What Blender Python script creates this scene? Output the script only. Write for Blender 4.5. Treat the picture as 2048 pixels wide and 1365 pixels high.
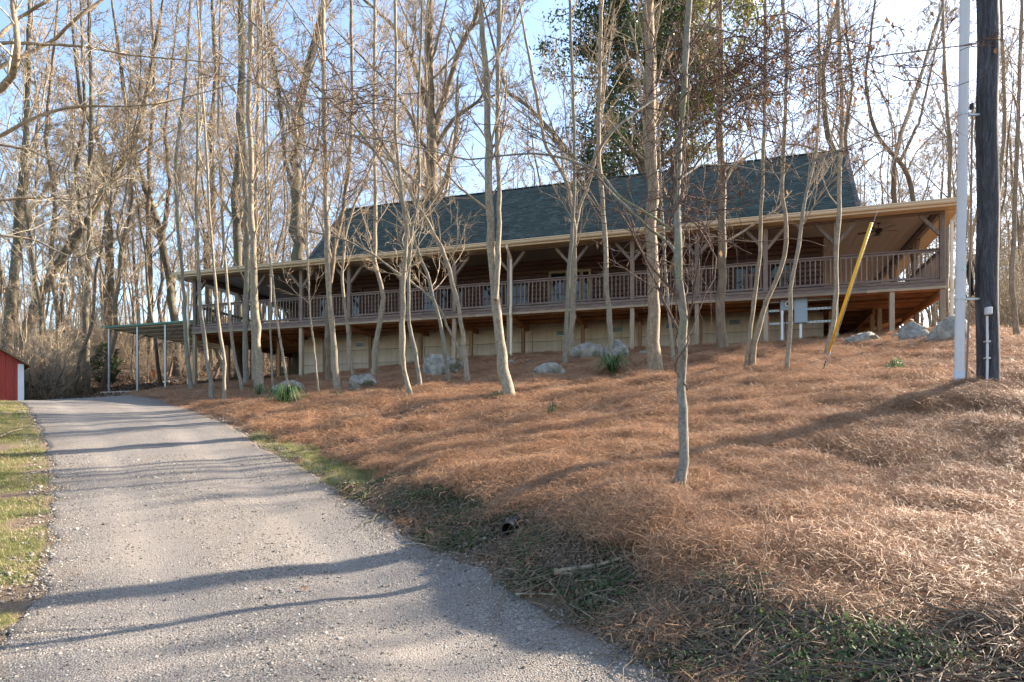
import bpy, math, random
import numpy as np
from mathutils import Vector, Matrix

random.seed(7)
rng = np.random.default_rng(11)
R = math.radians
sc = bpy.context.scene
for o in list(bpy.data.objects):
    bpy.data.objects.remove(o)

# ------------------------------------------------------------------ camera
F, CX, HY, EYE = 1365.0, 1024.0, 887.0, 1.5     # focal (px of a 2048 wide frame), centre, horizon row, eye height
cam_d = bpy.data.cameras.new('camera')
cam = bpy.data.objects.new('camera', cam_d)
sc.collection.objects.link(cam)
cam.location = (0, 0, EYE)
cam.rotation_euler = (R(90), 0, 0)
cam_d.sensor_width = 36
cam_d.lens = 36 * F / 2048
cam_d.shift_y = (HY - 682.5) / 2048
cam_d.clip_start = 0.05
cam_d.clip_end = 2000
sc.camera = cam

# ------------------------------------------------------------------ world, sun, exposure
SUN_EL, SUN_AZ = 27.0, 66.0                      # azimuth: degrees clockwise from +Y (to the right of the view)
w = bpy.data.worlds.new('World')
sc.world = w
w.use_nodes = True
wn = w.node_tree
bg = wn.nodes['Background']
sky = wn.nodes.new('ShaderNodeTexSky')
sky.sky_type = 'NISHITA'
sky.sun_disc = False
sky.sun_elevation = R(SUN_EL)
sky.sun_rotation = R(SUN_AZ)
sky.air_density = 1.0
sky.dust_density = 1.2
sky.ozone_density = 1.0
wn.links.new(sky.outputs[0], bg.inputs[0])
bg.inputs[1].default_value = 0.10
sd = bpy.data.lights.new('sun', 'SUN')
sd.energy = 5.0
sd.angle = R(0.5)
sd.color = (1.0, 0.88, 0.72)
so = bpy.data.objects.new('sun', sd)
sc.collection.objects.link(so)
sdir = Vector((math.sin(R(SUN_AZ)) * math.cos(R(SUN_EL)), math.cos(R(SUN_AZ)) * math.cos(R(SUN_EL)), math.sin(R(SUN_EL))))
so.rotation_euler = sdir.to_track_quat('Z', 'Y').to_euler()
so.location = (30, 20, 30)
vs = sc.view_settings
vs.view_transform = 'Standard'
vs.look = 'None'
vs.exposure = 2.16
vs.gamma = 1.0
vs.use_curve_mapping = False
sc.cycles.max_bounces = 6
sc.cycles.diffuse_bounces = 3
sc.cycles.glossy_bounces = 2
sc.cycles.transmission_bounces = 2

# ------------------------------------------------------------------ helpers
def P(px, py, d):
    return Vector(((px - CX) / F * d, d, EYE + (HY - py) / F * d))

def link(o):
    sc.collection.objects.link(o)
    return o

def tag(o, label=None, cat=None, group=None, kind=None):
    if label: o['label'] = label
    if cat: o['category'] = cat
    if group: o['group'] = group
    if kind: o['kind'] = kind
    return o

def empty(name, loc=(0, 0, 0), rz=0.0):
    o = bpy.data.objects.new(name, None)
    o.empty_display_size = 0.2
    o.location = loc
    o.rotation_euler = (0, 0, rz)
    return link(o)

def mesh_np(name, V, quads=None, tris=None, smooth=False, mat=None):
    me = bpy.data.meshes.new(name)
    V = np.asarray(V, dtype=np.float32).reshape(-1, 3)
    loops, starts, n = [], [], 0
    if quads is not None and len(quads):
        q = np.asarray(quads, dtype=np.int32).reshape(-1, 4)
        loops.append(q.ravel()); starts.append(np.arange(len(q), dtype=np.int32) * 4); n = len(q) * 4
    if tris is not None and len(tris):
        t = np.asarray(tris, dtype=np.int32).reshape(-1, 3)
        loops.append(t.ravel()); starts.append(n + np.arange(len(t), dtype=np.int32) * 3)
    loops = np.concatenate(loops); starts = np.concatenate(starts)
    me.vertices.add(len(V)); me.vertices.foreach_set('co', V.ravel())
    me.loops.add(len(loops)); me.loops.foreach_set('vertex_index', loops)
    me.polygons.add(len(starts)); me.polygons.foreach_set('loop_start', starts)
    me.update(calc_edges=True)
    me.validate()
    if smooth:
        me.polygons.foreach_set('use_smooth', np.ones(len(me.polygons), dtype=bool))
    if mat: me.materials.append(mat)
    return me

def obj(name, me, parent=None, loc=(0, 0, 0), rot=(0, 0, 0), scale=(1, 1, 1)):
    o = bpy.data.objects.new(name, me)
    o.location = loc; o.rotation_euler = rot; o.scale = scale
    link(o)
    if parent: o.parent = parent
    return o

class MB:
    """collects boxes, tubes and prisms into one mesh"""
    def __init__(s): s.v = []; s.f = []
    def add(s, v, f):
        b = len(s.v); s.v += [tuple(p) for p in v]; s.f += [tuple(i + b for i in q) for q in f]; return s
    def box(s, x0, x1, y0, y1, z0, z1, M=None):
        v = [Vector(p) for p in ((x0,y0,z0),(x1,y0,z0),(x1,y1,z0),(x0,y1,z0),(x0,y0,z1),(x1,y0,z1),(x1,y1,z1),(x0,y1,z1))]
        if M is not None: v = [M @ p for p in v]
        return s.add(v, [(0,3,2,1),(4,5,6,7),(0,1,5,4),(1,2,6,5),(2,3,7,6),(3,0,4,7)])
    def bar(s, a, b, wx, wz, up=(0, 0, 1)):
        a, b = Vector(a), Vector(b); t = (b - a).normalized(); up = Vector(up)
        if abs(t.dot(up)) > 0.95: up = Vector((0, 1, 0))
        x = t.cross(up).normalized() * wx / 2; z = x.cross(t).normalized() * wz / 2
        v = [a - x - z, a + x - z, a + x + z, a - x + z, b - x - z, b + x - z, b + x + z, b - x + z]
        return s.add(v, [(0,1,2,3),(7,6,5,4),(0,4,5,1),(1,5,6,2),(2,6,7,3),(3,7,4,0)])
    def prism(s, outline, a, b, axis='x'):
        n = len(outline)
        def mk(t, p): return {'x': (t, p[0], p[1]), 'y': (p[0], t, p[1]), 'z': (p[0], p[1], t)}[axis]
        v = [mk(a, p) for p in outline] + [mk(b, p) for p in outline]
        f = [tuple(range(n - 1, -1, -1)), tuple(range(n, 2 * n))] + [(i, (i + 1) % n, n + (i + 1) % n, n + i) for i in range(n)]
        return s.add(v, f)
    def tube(s, pts, r, n=10, cap=True):
        pts = [Vector(p) for p in pts]; K = len(pts)
        if not hasattr(r, '__len__'): r = [r] * K
        v = []; ref = None
        for i, p in enumerate(pts):
            t = (pts[min(i + 1, K - 1)] - pts[max(i - 1, 0)]).normalized()
            if ref is None: ref = Vector((1, 0, 0)) if abs(t.x) < 0.8 else Vector((0, 1, 0))
            u = (ref - t * ref.dot(t)).normalized(); w_ = t.cross(u); ref = u
            v += [p + (u * math.cos(2 * math.pi * k / n) + w_ * math.sin(2 * math.pi * k / n)) * r[i] for k in range(n)]
        f = [(i * n + k, i * n + (k + 1) % n, (i + 1) * n + (k + 1) % n, (i + 1) * n + k) for i in range(K - 1) for k in range(n)]
        if cap: f += [tuple(range(n - 1, -1, -1)), tuple((K - 1) * n + k for k in range(n))]
        return s.add(v, f)
    def mesh(s, name, mat, smooth=False, bevel=0.0):
        me = bpy.data.meshes.new(name); me.from_pydata(s.v, [], s.f)
        if bevel:
            import bmesh
            bm = bmesh.new(); bm.from_mesh(me)
            bmesh.ops.bevel(bm, geom=list(bm.edges), offset=bevel, segments=1, affect='EDGES', profile=0.5)
            bm.to_mesh(me); bm.free()
        me.materials.append(mat)
        if smooth: me.polygons.foreach_set('use_smooth', [True] * len(me.polygons))
        me.update()
        return me
    def build(s, name, mat, parent=None, smooth=False, bevel=0.0, **k):
        return obj(name, s.mesh(name, mat, smooth, bevel), parent, **k)

def snoise(x, y, freq, seed, octaves=3):
    """cheap smooth noise from random plane waves, about -1..1"""
    r = np.random.default_rng(seed); out = 0.0; amp = 1.0; tot = 0
    for o in range(octaves):
        s = 0.0
        for k in range(9):
            a = r.uniform(0, 2 * np.pi); f = freq * (2.03 ** o) * r.uniform(0.6, 1.5)
            s = s + np.sin((x * np.cos(a) + y * np.sin(a)) * f * 2 * np.pi + r.uniform(0, 6.28))
        out = out + amp * s / 3.0; tot += amp; amp *= 0.5
    return out / tot

# ------------------------------------------------------------------ materials
def lin(c):
    return tuple(((v / 255) / 12.92 if v / 255 <= 0.04045 else ((v / 255 + 0.055) / 1.055) ** 2.4) for v in c)

class NT:
    def __init__(s, name):
        s.m = bpy.data.materials.new(name); s.m.use_nodes = True
        s.t = s.m.node_tree; s.b = s.t.nodes['Principled BSDF']
        s.b.inputs['Specular IOR Level'].default_value = 0.3
    def n(s, typ, **kw):
        nd = s.t.nodes.new(typ)
        for k, v in kw.items():
            if k in nd.inputs.keys(): nd.inputs[k].default_value = v
            else: setattr(nd, k, v)
        return nd
    def l(s, a, b): s.t.links.new(a, b)
    def coord(s, kind='Object', scale=(1, 1, 1)):
        c = s.n('ShaderNodeTexCoord'); m = s.n('ShaderNodeMapping'); m.inputs['Scale'].default_value = scale
        s.l(c.outputs[kind], m.inputs[0]); return m.outputs[0]
    def noise(s, vec, scale, detail=4, rough=0.6, dist=0.0):
        n = s.n('ShaderNodeTexNoise'); n.inputs['Scale'].default_value = scale; n.inputs['Detail'].default_value = detail
        n.inputs['Roughness'].default_value = rough; n.inputs['Distortion'].default_value = dist
        s.l(vec, n.inputs['Vector']); return n.outputs['Fac']
    def ramp(s, fac, stops):
        r = s.n('ShaderNodeValToRGB'); e = r.color_ramp.elements
        while len(e) < len(stops): e.new(0.5)
        for el, (p, c) in zip(e, stops):
            el.position = p; el.color = (c[0], c[1], c[2], 1)
        s.l(fac, r.inputs[0]); return r.outputs[0]
    def mix(s, fac, a, b, mode='MIX'):
        m = s.n('ShaderNodeMix'); m.data_type = 'RGBA'; m.blend_type = mode
        for sock, v in ((m.inputs[0], fac), (m.inputs[6], a), (m.inputs[7], b)):
            if isinstance(v, (int, float)): sock.default_value = v
            elif isinstance(v, tuple): sock.default_value = (v[0], v[1], v[2], 1)
            else: s.l(v, sock)
        return m.outputs[2]
    def math(s, op, a, b=0.0, clamp=False):
        m = s.n('ShaderNodeMath'); m.operation = op; m.use_clamp = clamp
        for sock, v in ((m.inputs[0], a), (m.inputs[1], b)):
            if isinstance(v, (int, float)): sock.default_value = v
            else: s.l(v, sock)
        return m.outputs[0]
    def bump(s, h, strength=0.5, dist=0.02, prev=None):
        b = s.n('ShaderNodeBump'); b.inputs['Strength'].default_value = strength; b.inputs['Distance'].default_value = dist
        s.l(h, b.inputs['Height'])
        if prev is not None: s.l(prev, b.inputs['Normal'])
        return b.outputs[0]
    def out(s, col=None, rough=None, nrm=None):
        if col is not None:
            if isinstance(col, tuple): s.b.inputs['Base Color'].default_value = (*col[:3], 1)
            else: s.l(col, s.b.inputs['Base Color'])
        if rough is not None:
            if isinstance(rough, (int, float)): s.b.inputs['Roughness'].default_value = rough
            else: s.l(rough, s.b.inputs['Roughness'])
        if nrm is not None: s.l(nrm, s.b.inputs['Normal'])
        return s.m

def wood(name, c1, c2, c3, grain=(1, 1, 1), scale=6.0, rough=0.75, bumps=0.4, rnd=0.25):
    t = NT(name)
    v = t.coord('Object', grain)
    oi = t.n('ShaderNodeObjectInfo')
    vm = t.n('ShaderNodeVectorMath'); vm.operation = 'ADD'
    sc_ = t.n('ShaderNodeVectorMath'); sc_.operation = 'SCALE'; sc_.inputs[3].default_value = 17.0
    cmb = t.n('ShaderNodeCombineXYZ')
    for i in range(3): t.l(oi.outputs['Random'], cmb.inputs[i])
    t.l(cmb.outputs[0], sc_.inputs[0]); t.l(v, vm.inputs[0]); t.l(sc_.outputs[0], vm.inputs[1])
    v = vm.outputs[0]
    f = t.noise(v, scale, 6, 0.65, 0.4)
    f2 = t.noise(v, scale * 5, 4, 0.6)
    col = t.ramp(f, [(0.3, c1), (0.52, c2), (0.72, c3)])
    col = t.mix(t.math('MULTIPLY', f2, 0.6), col, tuple(x * 0.45 for x in c2), 'MIX')
    hs = t.n('ShaderNodeHueSaturation'); t.l(col, hs.inputs['Color'])
    t.l(t.math('MULTIPLY_ADD', oi.outputs['Random'], rnd * 2), hs.inputs['Value'])
    hs_v = t.math('ADD', t.math('MULTIPLY', oi.outputs['Random'], rnd * 2), 1 - rnd)
    t.l(hs_v, hs.inputs['Value'])
    return t.out(hs.outputs[0], rough, t.bump(f2, bumps, 0.01))

def plain(name, c, rough=0.6, metal=0.0, var=0.15, scale=4.0, bumps=0.1, spec=0.3):
    t = NT(name); v = t.coord('Object')
    f = t.noise(v, scale, 6, 0.65)
    f2 = t.noise(v, scale * 14, 3, 0.6)
    col = t.mix(f, tuple(x * (1 - var) for x in c), tuple(min(1, x * (1 + var)) for x in c))
    t.b.inputs['Metallic'].default_value = metal
    t.b.inputs['Specular IOR Level'].default_value = spec
    return t.out(col, rough, t.bump(f2, bumps, 0.01))

def bark(name, c1, c2, c3, zs=0.35, scale=9.0, moss=None, streak=0.5):
    t = NT(name)
    v = t.coord('Object', (1, 1, zs))
    v2 = t.coord('Object', (1, 1, 2.2))
    f = t.noise(v, scale, 6, 0.7, 0.6)
    f2 = t.noise(v2, scale * 2.0, 3, 0.5)
    f3 = t.noise(t.coord('Object'), 0.9, 3, 0.5)
    col = t.ramp(f, [(0.32, c1), (0.5, c2), (0.68, c3)])
    col = t.mix(t.math('MULTIPLY', t.ramp(f2, [(0.55, (0, 0, 0)), (0.7, (1, 1, 1))]), streak), col, tuple(x * 0.5 for x in c1))
    col = t.mix(t.math('MULTIPLY', f3, .6), col, tuple((a * 0.7) for a in c2))
    f4 = t.noise(t.coord('Object', (1, 1, .7)), 38, 3, 0.7)
    col = t.mix(t.ramp(f4, [(.30, (.75, .75, .75)), (.5, (0, 0, 0))]), col, tuple(x * .55 for x in c1))
    f5 = t.noise(t.coord('Object', (1, 1, .8)), 4.5, 5, 0.75)
    col = t.mix(t.ramp(f5, [(.56, (0, 0, 0)), (.66, (.55, .55, .55))]), col, tuple(x * .6 for x in c1))
    if moss:
        col = t.mix(t.ramp(t.noise(t.coord('Object'), 2.2, 4), [(0.5, (0, 0, 0)), (0.68, (1, 1, 1))]), col, moss)
    return t.out(col, 0.9, t.bump(f, 0.6, 0.02))

M = {}
M['bark_pale'] = bark('bark_pale', (.15, .12, .09), (.30, .25, .185), (.42, .36, .27), 0.6, 12)
M['bark_grey'] = bark('bark_grey', (.12, .105, .09), (.23, .205, .17), (.33, .30, .255), 0.5, 12, moss=(.20, .21, .12))
M['bark_tan'] = bark('bark_tan', (.15, .11, .07), (.28, .215, .15), (.40, .32, .235), 0.6, 12)
M['bark_dark'] = bark('bark_dark', (.05, .038, .028), (.145, .115, .085), (.25, .205, .155), 0.22, 6, moss=(.13, .125, .06))
M['bark_brown'] = bark('bark_brown', (.09, .065, .045), (.20, .15, .105), (.31, .245, .175), 0.3, 8)
M['twig'] = bark('twig', (.24, .175, .12), (.38, .29, .20), (.50, .40, .29), 1.0, 5)
M['twig_pale'] = bark('twig_pale', (.30, .25, .18), (.46, .39, .29), (.60, .52, .40), 1.0, 5)
M['vine'] = bark('vine', (.05, .03, .025), (.13, .08, .06), (.22, .15, .11), 1.0, 8)
M['wood_grey'] = wood('weathered_wood', (.13, .095, .08), (.235, .18, .15), (.33, .265, .225), (9, 9, 1), 3.0)
M['wood_grey_h'] = wood('weathered_wood_long', (.12, .085, .075), (.215, .16, .14), (.31, .24, .21), (1, 9, 9), 3.0)
M['wood_tan'] = wood('treated_wood', (.27, .20, .135), (.40, .31, .22), (.50, .40, .30), (9, 9, 1), 2.5)
M['wood_tan_h'] = wood('treated_wood_long', (.25, .18, .12), (.36, .27, .19), (.46, .36, .26), (1, 9, 9), 2.5)
M['wood_orange'] = wood('stained_wood', (.26, .105, .05), (.42, .185, .09), (.54, .27, .14), (1, 6, 6), 2.5)
M['joist'] = wood('joist_wood', (.20, .08, .04), (.38, .17, .085), (.56, .30, .17), (1, 6, 6), 2.0, rnd=.62)  # wide tone spread between joists stands in for their lit and shaded faces
M['wood_post'] = wood('brown_post_wood', (.17, .09, .05), (.27, .155, .085), (.36, .22, .13), (9, 9, 1), 2.5)
M['log'] = wood('stained_log_siding', (.065, .030, .024), (.115, .056, .044), (.165, .088, .070), (0.6, 6, 6), 2.2, 0.55, 0.3, 0.2)
M['cream'] = plain('cream_aluminium', (.58, .46, .32), 0.45, 0, 0.10, 3, 0.05)
M['soffit'] = plain('tan_soffit', (.50, .36, .20), 0.6, 0, 0.12, 3, 0.05)
M['downspout'] = plain('pale_downspout', (.66, .56, .43), 0.4, 0, 0.08, 3, 0.03)
M['ceiling'] = plain('tan_ceiling_board', (.30, .25, .205), 0.7, 0, 0.14, 2, 0.1)
M['white'] = plain('white_paint', (.74, .74, .76), 0.4, 0, 0.06, 3, 0.03)
M['pvc'] = plain('grey_white_pvc', (.50, .50, .52), 0.4, 0, 0.10, 6, 0.05)
M['galv'] = plain('galvanised_steel', (.40, .42, .42), 0.45, 0.6, 0.2, 20, 0.1)
M['box_grey'] = plain('grey_painted_steel', (.27, .32, .36), 0.45, 0.0, 0.06, 5, 0.03)
M['black'] = plain('black_rubber', (.02, .02, .022), 0.5, 0, 0.3, 8, 0.05)
M['dark_metal'] = plain('dark_bronze_metal', (.035, .028, .024), 0.45, 0.3, 0.2, 8, 0.05)
M['yellow'] = plain('yellow_plastic', (.72, .42, .035), 0.5, 0, 0.15, 5, 0.08)
M['orange'] = plain('orange_plastic', (.75, .13, .03), 0.5, 0, 0.1, 5, 0.05)
M['green_metal'] = plain('green_painted_metal', (.05, .13, .09), 0.4, 0.2, 0.15, 4, 0.04)
M['pale_metal'] = plain('pale_metal_sheet', (.68, .70, .69), 0.45, 0.1, 0.12, 3, 0.04)
M['red'] = wood('red_painted_boards', (.33, .045, .03), (.42, .06, .04), (.50, .09, .06), (8, 8, 1), 1.5, 0.7, 0.25, 0.12)
M['louvre'] = plain('dark_vent', (.05, .045, .04), 0.6, 0, 0.3, 8, 0.05)

def concrete():
    t = NT('poured_concrete'); v = t.coord('Object')
    f = t.noise(v, 0.9, 7, 0.65); f2 = t.noise(v, 40, 4, 0.6)
    st = t.noise(t.coord('Object', (5, 5, 0.5)), 1.2, 5, 0.6)
    c = t.ramp(f, [(0.3, (.45, .365, .285)), (0.55, (.60, .495, .395)), (0.75, (.70, .59, .485))])
    c = t.mix(t.ramp(st, [(0.48, (0, 0, 0)), (0.74, (.42, .42, .42))]), c, (.32, .25, .19))
    return t.out(c, 0.85, t.bump(f2, 0.3, 0.01))
M['concrete'] = concrete()

def shingle():
    t = NT('green_asphalt_shingles')
    g = t.n('ShaderNodeNewGeometry')
    f = t.noise(t.coord('Object'), 0.5, 5, 0.6); f2 = t.noise(t.coord('Object'), 120, 2, 0.6)
    c = t.ramp(g.outputs['Random Per Island'], [(0.0, (.024, .034, .034)), (0.4, (.037, .053, .052)), (0.75, (.05, .07, .067)), (1.0, (.085, .108, .10))])
    c = t.mix(t.ramp(f, [(.35, (0, 0, 0)), (.75, (.35, .35, .35))]), c, (.08, .098, .095))
    c = t.mix(t.math('MULTIPLY', f2, 0.35), c, (.12, .15, .16))
    return t.out(c, 0.9, t.bump(f2, 0.4, 0.005))
M['shingle'] = shingle()

def glass():
    t = NT('dark_window_glass')
    t.b.inputs['Specular IOR Level'].default_value = 0.45
    t.b.inputs['Metallic'].default_value = 0.0
    v = t.coord('Object'); f = t.noise(v, 1.5, 2)
    return t.out((.015, .02, .022), 0.04, t.bump(f, 0.05, 0.02))
M['glass'] = glass()

def rock():
    t = NT('grey_limestone'); v = t.coord('Object')
    f = t.noise(v, 2.5, 8, 0.7, 0.3); f2 = t.noise(v, 16, 6, 0.7)
    vr = t.n('ShaderNodeTexVoronoi'); vr.feature = 'DISTANCE_TO_EDGE'; vr.inputs['Scale'].default_value = 1.7
    nv = t.n('ShaderNodeVectorMath'); nv.operation = 'ADD'; nn = t.n('ShaderNodeTexNoise'); nn.inputs['Scale'].default_value = 3
    t.l(v, nn.inputs['Vector']); t.l(v, nv.inputs[0]); t.l(nn.outputs['Color'], nv.inputs[1]); t.l(nv.outputs[0], vr.inputs['Vector'])
    crack = t.ramp(vr.outputs['Distance'], [(0.0, (.4, .4, .4)), (0.025, (1, 1, 1))])
    c = t.ramp(f, [(0.3, (.10, .095, .09)), (0.48, (.29, .27, .235)), (0.66, (.54, .51, .455))])
    c = t.mix(t.math('MULTIPLY', f2, 0.6), c, (.20, .19, .18))
    c = t.mix(t.ramp(t.noise(v, 1.6, 5), [(0.50, (0, 0, 0)), (0.62, (.85, .85, .85))]), c, (.085, .085, .045))
    c = t.mix(crack, (.16, .15, .14), c)
    h = t.math('ADD', t.math('MULTIPLY', f2, 0.6), crack)
    return t.out(c, 0.9, t.bump(h, 0.8, 0.04))
M['rock'] = rock()

def leafmat(name, c1, c2, trans=0.35, rough=0.5, dead=False):
    t = NT(name)
    g = t.n('ShaderNodeNewGeometry'); oi = t.n('ShaderNodeObjectInfo')
    r = t.math('FRACT', t.math('ADD', g.outputs['Random Per Island'], oi.outputs['Random']))
    c = t.mix(r, c1, c2)
    t.out(c, rough)
    tr = t.n('ShaderNodeBsdfTranslucent'); mx = t.n('ShaderNodeMixShader'); mx.inputs[0].default_value = trans
    t.l(c, tr.inputs[0]); t.l(t.b.outputs[0], mx.inputs[1]); t.l(tr.outputs[0], mx.inputs[2])
    t.l(mx.outputs[0], t.t.nodes['Material Output'].inputs[0])
    return t.m
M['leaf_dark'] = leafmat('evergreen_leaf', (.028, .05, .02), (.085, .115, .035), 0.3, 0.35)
M['leaf_sunlit'] = leafmat('sunlit_evergreen_leaf', (.10, .12, .03), (.26, .25, .07), 0.4, 0.4)  # same evergreen leaf with sunlight put into its colour
M['leaf_dead'] = leafmat('dead_leaf', (.12, .06, .035), (.36, .21, .12), 0.3, 0.8)
M['leaf_litter'] = leafmat('litter_leaf', (.07, .045, .03), (.26, .175, .12), 0.1, 0.8)
M['grass'] = leafmat('grass_blade', (.085, .115, .028), (.22, .22, .065), 0.35, 0.6)
M['grass_dry'] = leafmat('dry_grass_blade', (.28, .21, .11), (.45, .36, .21), 0.3, 0.7)
M['ivy'] = leafmat('ground_ivy_leaf', (.03, .055, .022), (.085, .125, .045), 0.3, 0.6)
M['strap'] = leafmat('strap_leaf', (.05, .10, .035), (.12, .19, .07), 0.3, 0.4)
M['cedar'] = leafmat('cedar_foliage', (.035, .05, .028), (.075, .10, .045), 0.2, 0.7)
M['needle'] = leafmat('pine_straw_needle', (.17, .082, .043), (.58, .34, .19), 0.25, 0.55)
M['needle_pale'] = leafmat('bleached_straw', (.44, .285, .165), (.68, .48, .31), 0.25, 0.65)
def stone():
    t = NT('gravel_stone'); oi = t.n('ShaderNodeObjectInfo'); g = t.n('ShaderNodeNewGeometry')
    r = t.math('FRACT', t.math('ADD', g.outputs['Random Per Island'], oi.outputs['Random']))
    c = t.ramp(r, [(0, (.065, .055, .046)), (.35, (.165, .14, .118)), (.75, (.28, .247, .212)), (1, (.40, .36, .315))])
    return t.out(c, 0.85)
M['stone'] = stone()

def ground_mat():
    t = NT('hillside_ground')
    a = t.n('ShaderNodeVertexColor'); a.layer_name = 'cover'
    sep = t.n('ShaderNodeSeparateColor'); t.l(a.outputs[0], sep.inputs[0])
    v = t.coord('Object')
    big = t.noise(v, 0.5, 5, 0.6); mid = t.noise(v, 4, 6, 0.7); fine = t.noise(v, 40, 5, 0.75)
    st = t.n('ShaderNodeTexVoronoi'); st.inputs['Scale'].default_value = 9; t.l(v, st.inputs['Vector'])
    litter = t.ramp(fine, [(0.3, (.07, .045, .03)), (0.5, (.17, .115, .075)), (0.7, (.31, .225, .15))])
    litter = t.mix(t.math('MULTIPLY', t.ramp(st.outputs['Distance'], [(0.2, (1, 1, 1)), (0.6, (0, 0, 0))]), 0.5), litter, (.25, .18, .12))
    litter = t.mix(t.math('MULTIPLY', big, 0.5), litter, (.13, .095, .06))
    straw = t.ramp(fine, [(0.3, (.05, .024, .014)), (0.5, (.15, .072, .04)), (0.72, (.36, .21, .125))])
    straw = t.mix(t.math('MULTIPLY', mid, 0.4), straw, (.15, .075, .045))
    dirt = t.ramp(fine, [(0.3, (.055, .032, .02)), (0.55, (.13, .075, .045)), (0.75, (.22, .14, .095))])
    grassc = t.ramp(fine, [(0.3, (.07, .075, .025)), (0.5, (.14, .14, .045)), (0.7, (.27, .23, .11))])
    c = t.mix(sep.outputs[0], litter, straw)
    c = t.mix(sep.outputs[1], c, dirt)
    c = t.mix(sep.outputs[2], c, grassc)
    h = t.math('ADD', fine, mid)
    return t.out(c, 0.95, t.bump(h, 0.8, 0.04))
M['ground'] = ground_mat()

def road_mat():
    t = NT('gravel_driveway'); v = t.coord('Object')
    nv = t.n('ShaderNodeTexVoronoi'); nv.inputs['Scale'].default_value = 75; t.l(v, nv.inputs['Vector'])
    nv2 = t.n('ShaderNodeTexVoronoi'); nv2.inputs['Scale'].default_value = 130; t.l(v, nv2.inputs['Vector'])
    big = t.noise(v, 0.35, 5, 0.6); mid = t.noise(t.coord('Object', (2.2, .35, 1)), 1.2, 5, 0.65)
    sep = t.n('ShaderNodeSeparateColor'); t.l(nv.outputs['Color'], sep.inputs[0])
    c = t.ramp(sep.outputs[0], [(0, (.06, .05, .042)), (.3, (.135, .115, .096)), (.65, (.23, .20, .172)), (1, (.37, .33, .285))])
    sep2 = t.n('ShaderNodeSeparateColor'); t.l(nv2.outputs['Color'], sep2.inputs[0])
    c = t.mix(0.35, c, t.ramp(sep2.outputs[1], [(0, (.09, .08, .08)), (1, (.48, .44, .40))]))
    c = t.mix(t.math('MULTIPLY', t.ramp(nv.outputs['Distance'], [(0.35, (0, 0, 0)), (0.8, (1, 1, 1))]), 0.8), c, (.05, .045, .045))
    c = t.mix(t.math('MULTIPLY', t.ramp(big, [(.4, (0, 0, 0)), (.7, (1, 1, 1))]), .35), c, (.24, .195, .15))
    c = t.mix(t.math('MULTIPLY', t.ramp(mid, [(.45, (0, 0, 0)), (.65, (1, 1, 1))]), .35), c, (.14, .125, .12))
    h = t.math('SUBTRACT', 1.0, nv.outputs['Distance'])
    at = t.n('ShaderNodeVertexColor'); at.layer_name = 'wear'
    sw = t.n('ShaderNodeSeparateColor'); t.l(at.outputs[0], sw.inputs[0])
    c = t.mix(t.math('MULTIPLY', sw.outputs[0], .45), c, (.245, .215, .188))
    c = t.mix(t.math('MULTIPLY', sw.outputs[1], .5), c, (.15, .115, .085))
    return t.out(c, 0.92, t.bump(h, .6, 0.012))
M['road'] = road_mat()

# ------------------------------------------------------------------ terrain
ctrl = []
def cp(px, py, d): p = P(px, py, d); ctrl.append((p.x, p.y, p.z))
for a in ((50,1230,5.3),(1130,1230,5.3),(600,1230,5.3),(90,1100,6.8),(930,1100,6.8),(500,1100,6.8),(95,1000,8.9),(730,1000,8.9),
          (400,1000,8.9),(620,940,10.9),(95,940,10.9),(75,870,13.8),(500,870,13.8),(280,870,13.8),(60,830,17),(400,830,17),(45,803,22),(320,803,22),
          (200,797,25),(275,787,33),(215,787,34.5),(340,783,33),(0,1000,8.9),(0,850,15),(0,1200,5.5),(-60,1365,3.95),(700,1365,3.95),(1390,1365,3.95),
          (1000,1186,5.5),(1180,1250,5.0),(1420,1375,3.8),(850,1068,7.3),(640,938,11.0),
          (830,960,8.6),(1000,1005,7.0),(1130,1030,6.1),(1300,1100,5.15),(1500,1150,4.6),(1800,1200,4.3),(2048,1215,4.25),(2048,1400,3.2),(1700,1380,3.45),
          (1360,980,7),(1700,980,7),(2048,980,6.8),(1500,880,9),(1000,900,10),(1200,850,11.5),(1975,778,10),(2048,800,9.8),
          (1310,750,17.4),(1015,797,15.3),(1495,742,16),(1573,750,15.3),(1655,718,17.5),(1643,745,14.5),(1790,741,13.6),(1448,703,21),
          (823,793,16.5),(938,769,20),(675,788,19.5),(524,796,22),(428,806,22.5),(700,850,14.2),(600,882,13.2),(1135,728,21.5),(1222,722,22),
          (1785,675,22.5),(1677,680,23),(1531,695,23.7),(1395,700,24.4),(1266,705,25.1),(1021,717,26.5),(912,724,27.3),(806,735,28),(701,750,28.7),
          (606,757,29.5),(516,766,30.3),(392,774,31.2),(1500,697,26.3),(1100,713,28.6),(620,757,32),(1890,660,22),
          (2000,680,18),(2048,678,20),(1900,690,17),(250,772,41),(250,715,52),(400,645,65),(60,793,34),(40,690,55)):
    cp(*a)
ctrl += [(0,0,0),(-3,0,0),(3,0,.0),(0,-6,-.5),(-10,-6,-.5),(10,-6,.3),(-12,8,.8),(-14,15,2.2),(-24,31,3.0),(2.5,2,.05),(6,1,.15),
         (20,10,3.0),(25,20,5.0),(40,30,7.5),(16,2,.9),(30,0,1.6),(-30,20,3.5),(-45,40,7),
         (0,42,5.6),(20,40,6.0),(35,45,8),(-14,44,6),(-40,62,11),(0,80,12.5),(40,80,13),(-80,80,14),(80,80,14),(0,140,19),(-90,140,19),(90,140,20),
         (-90,0,0),(90,0,3),(-90,-20,0),(90,-20,0),(0,-20,-1)]
C = np.array(ctrl)
def U(r2): return np.where(r2 > 1e-12, 0.5 * r2 * np.log(r2 + 1e-12), 0.0)
n_ = len(C)
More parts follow.
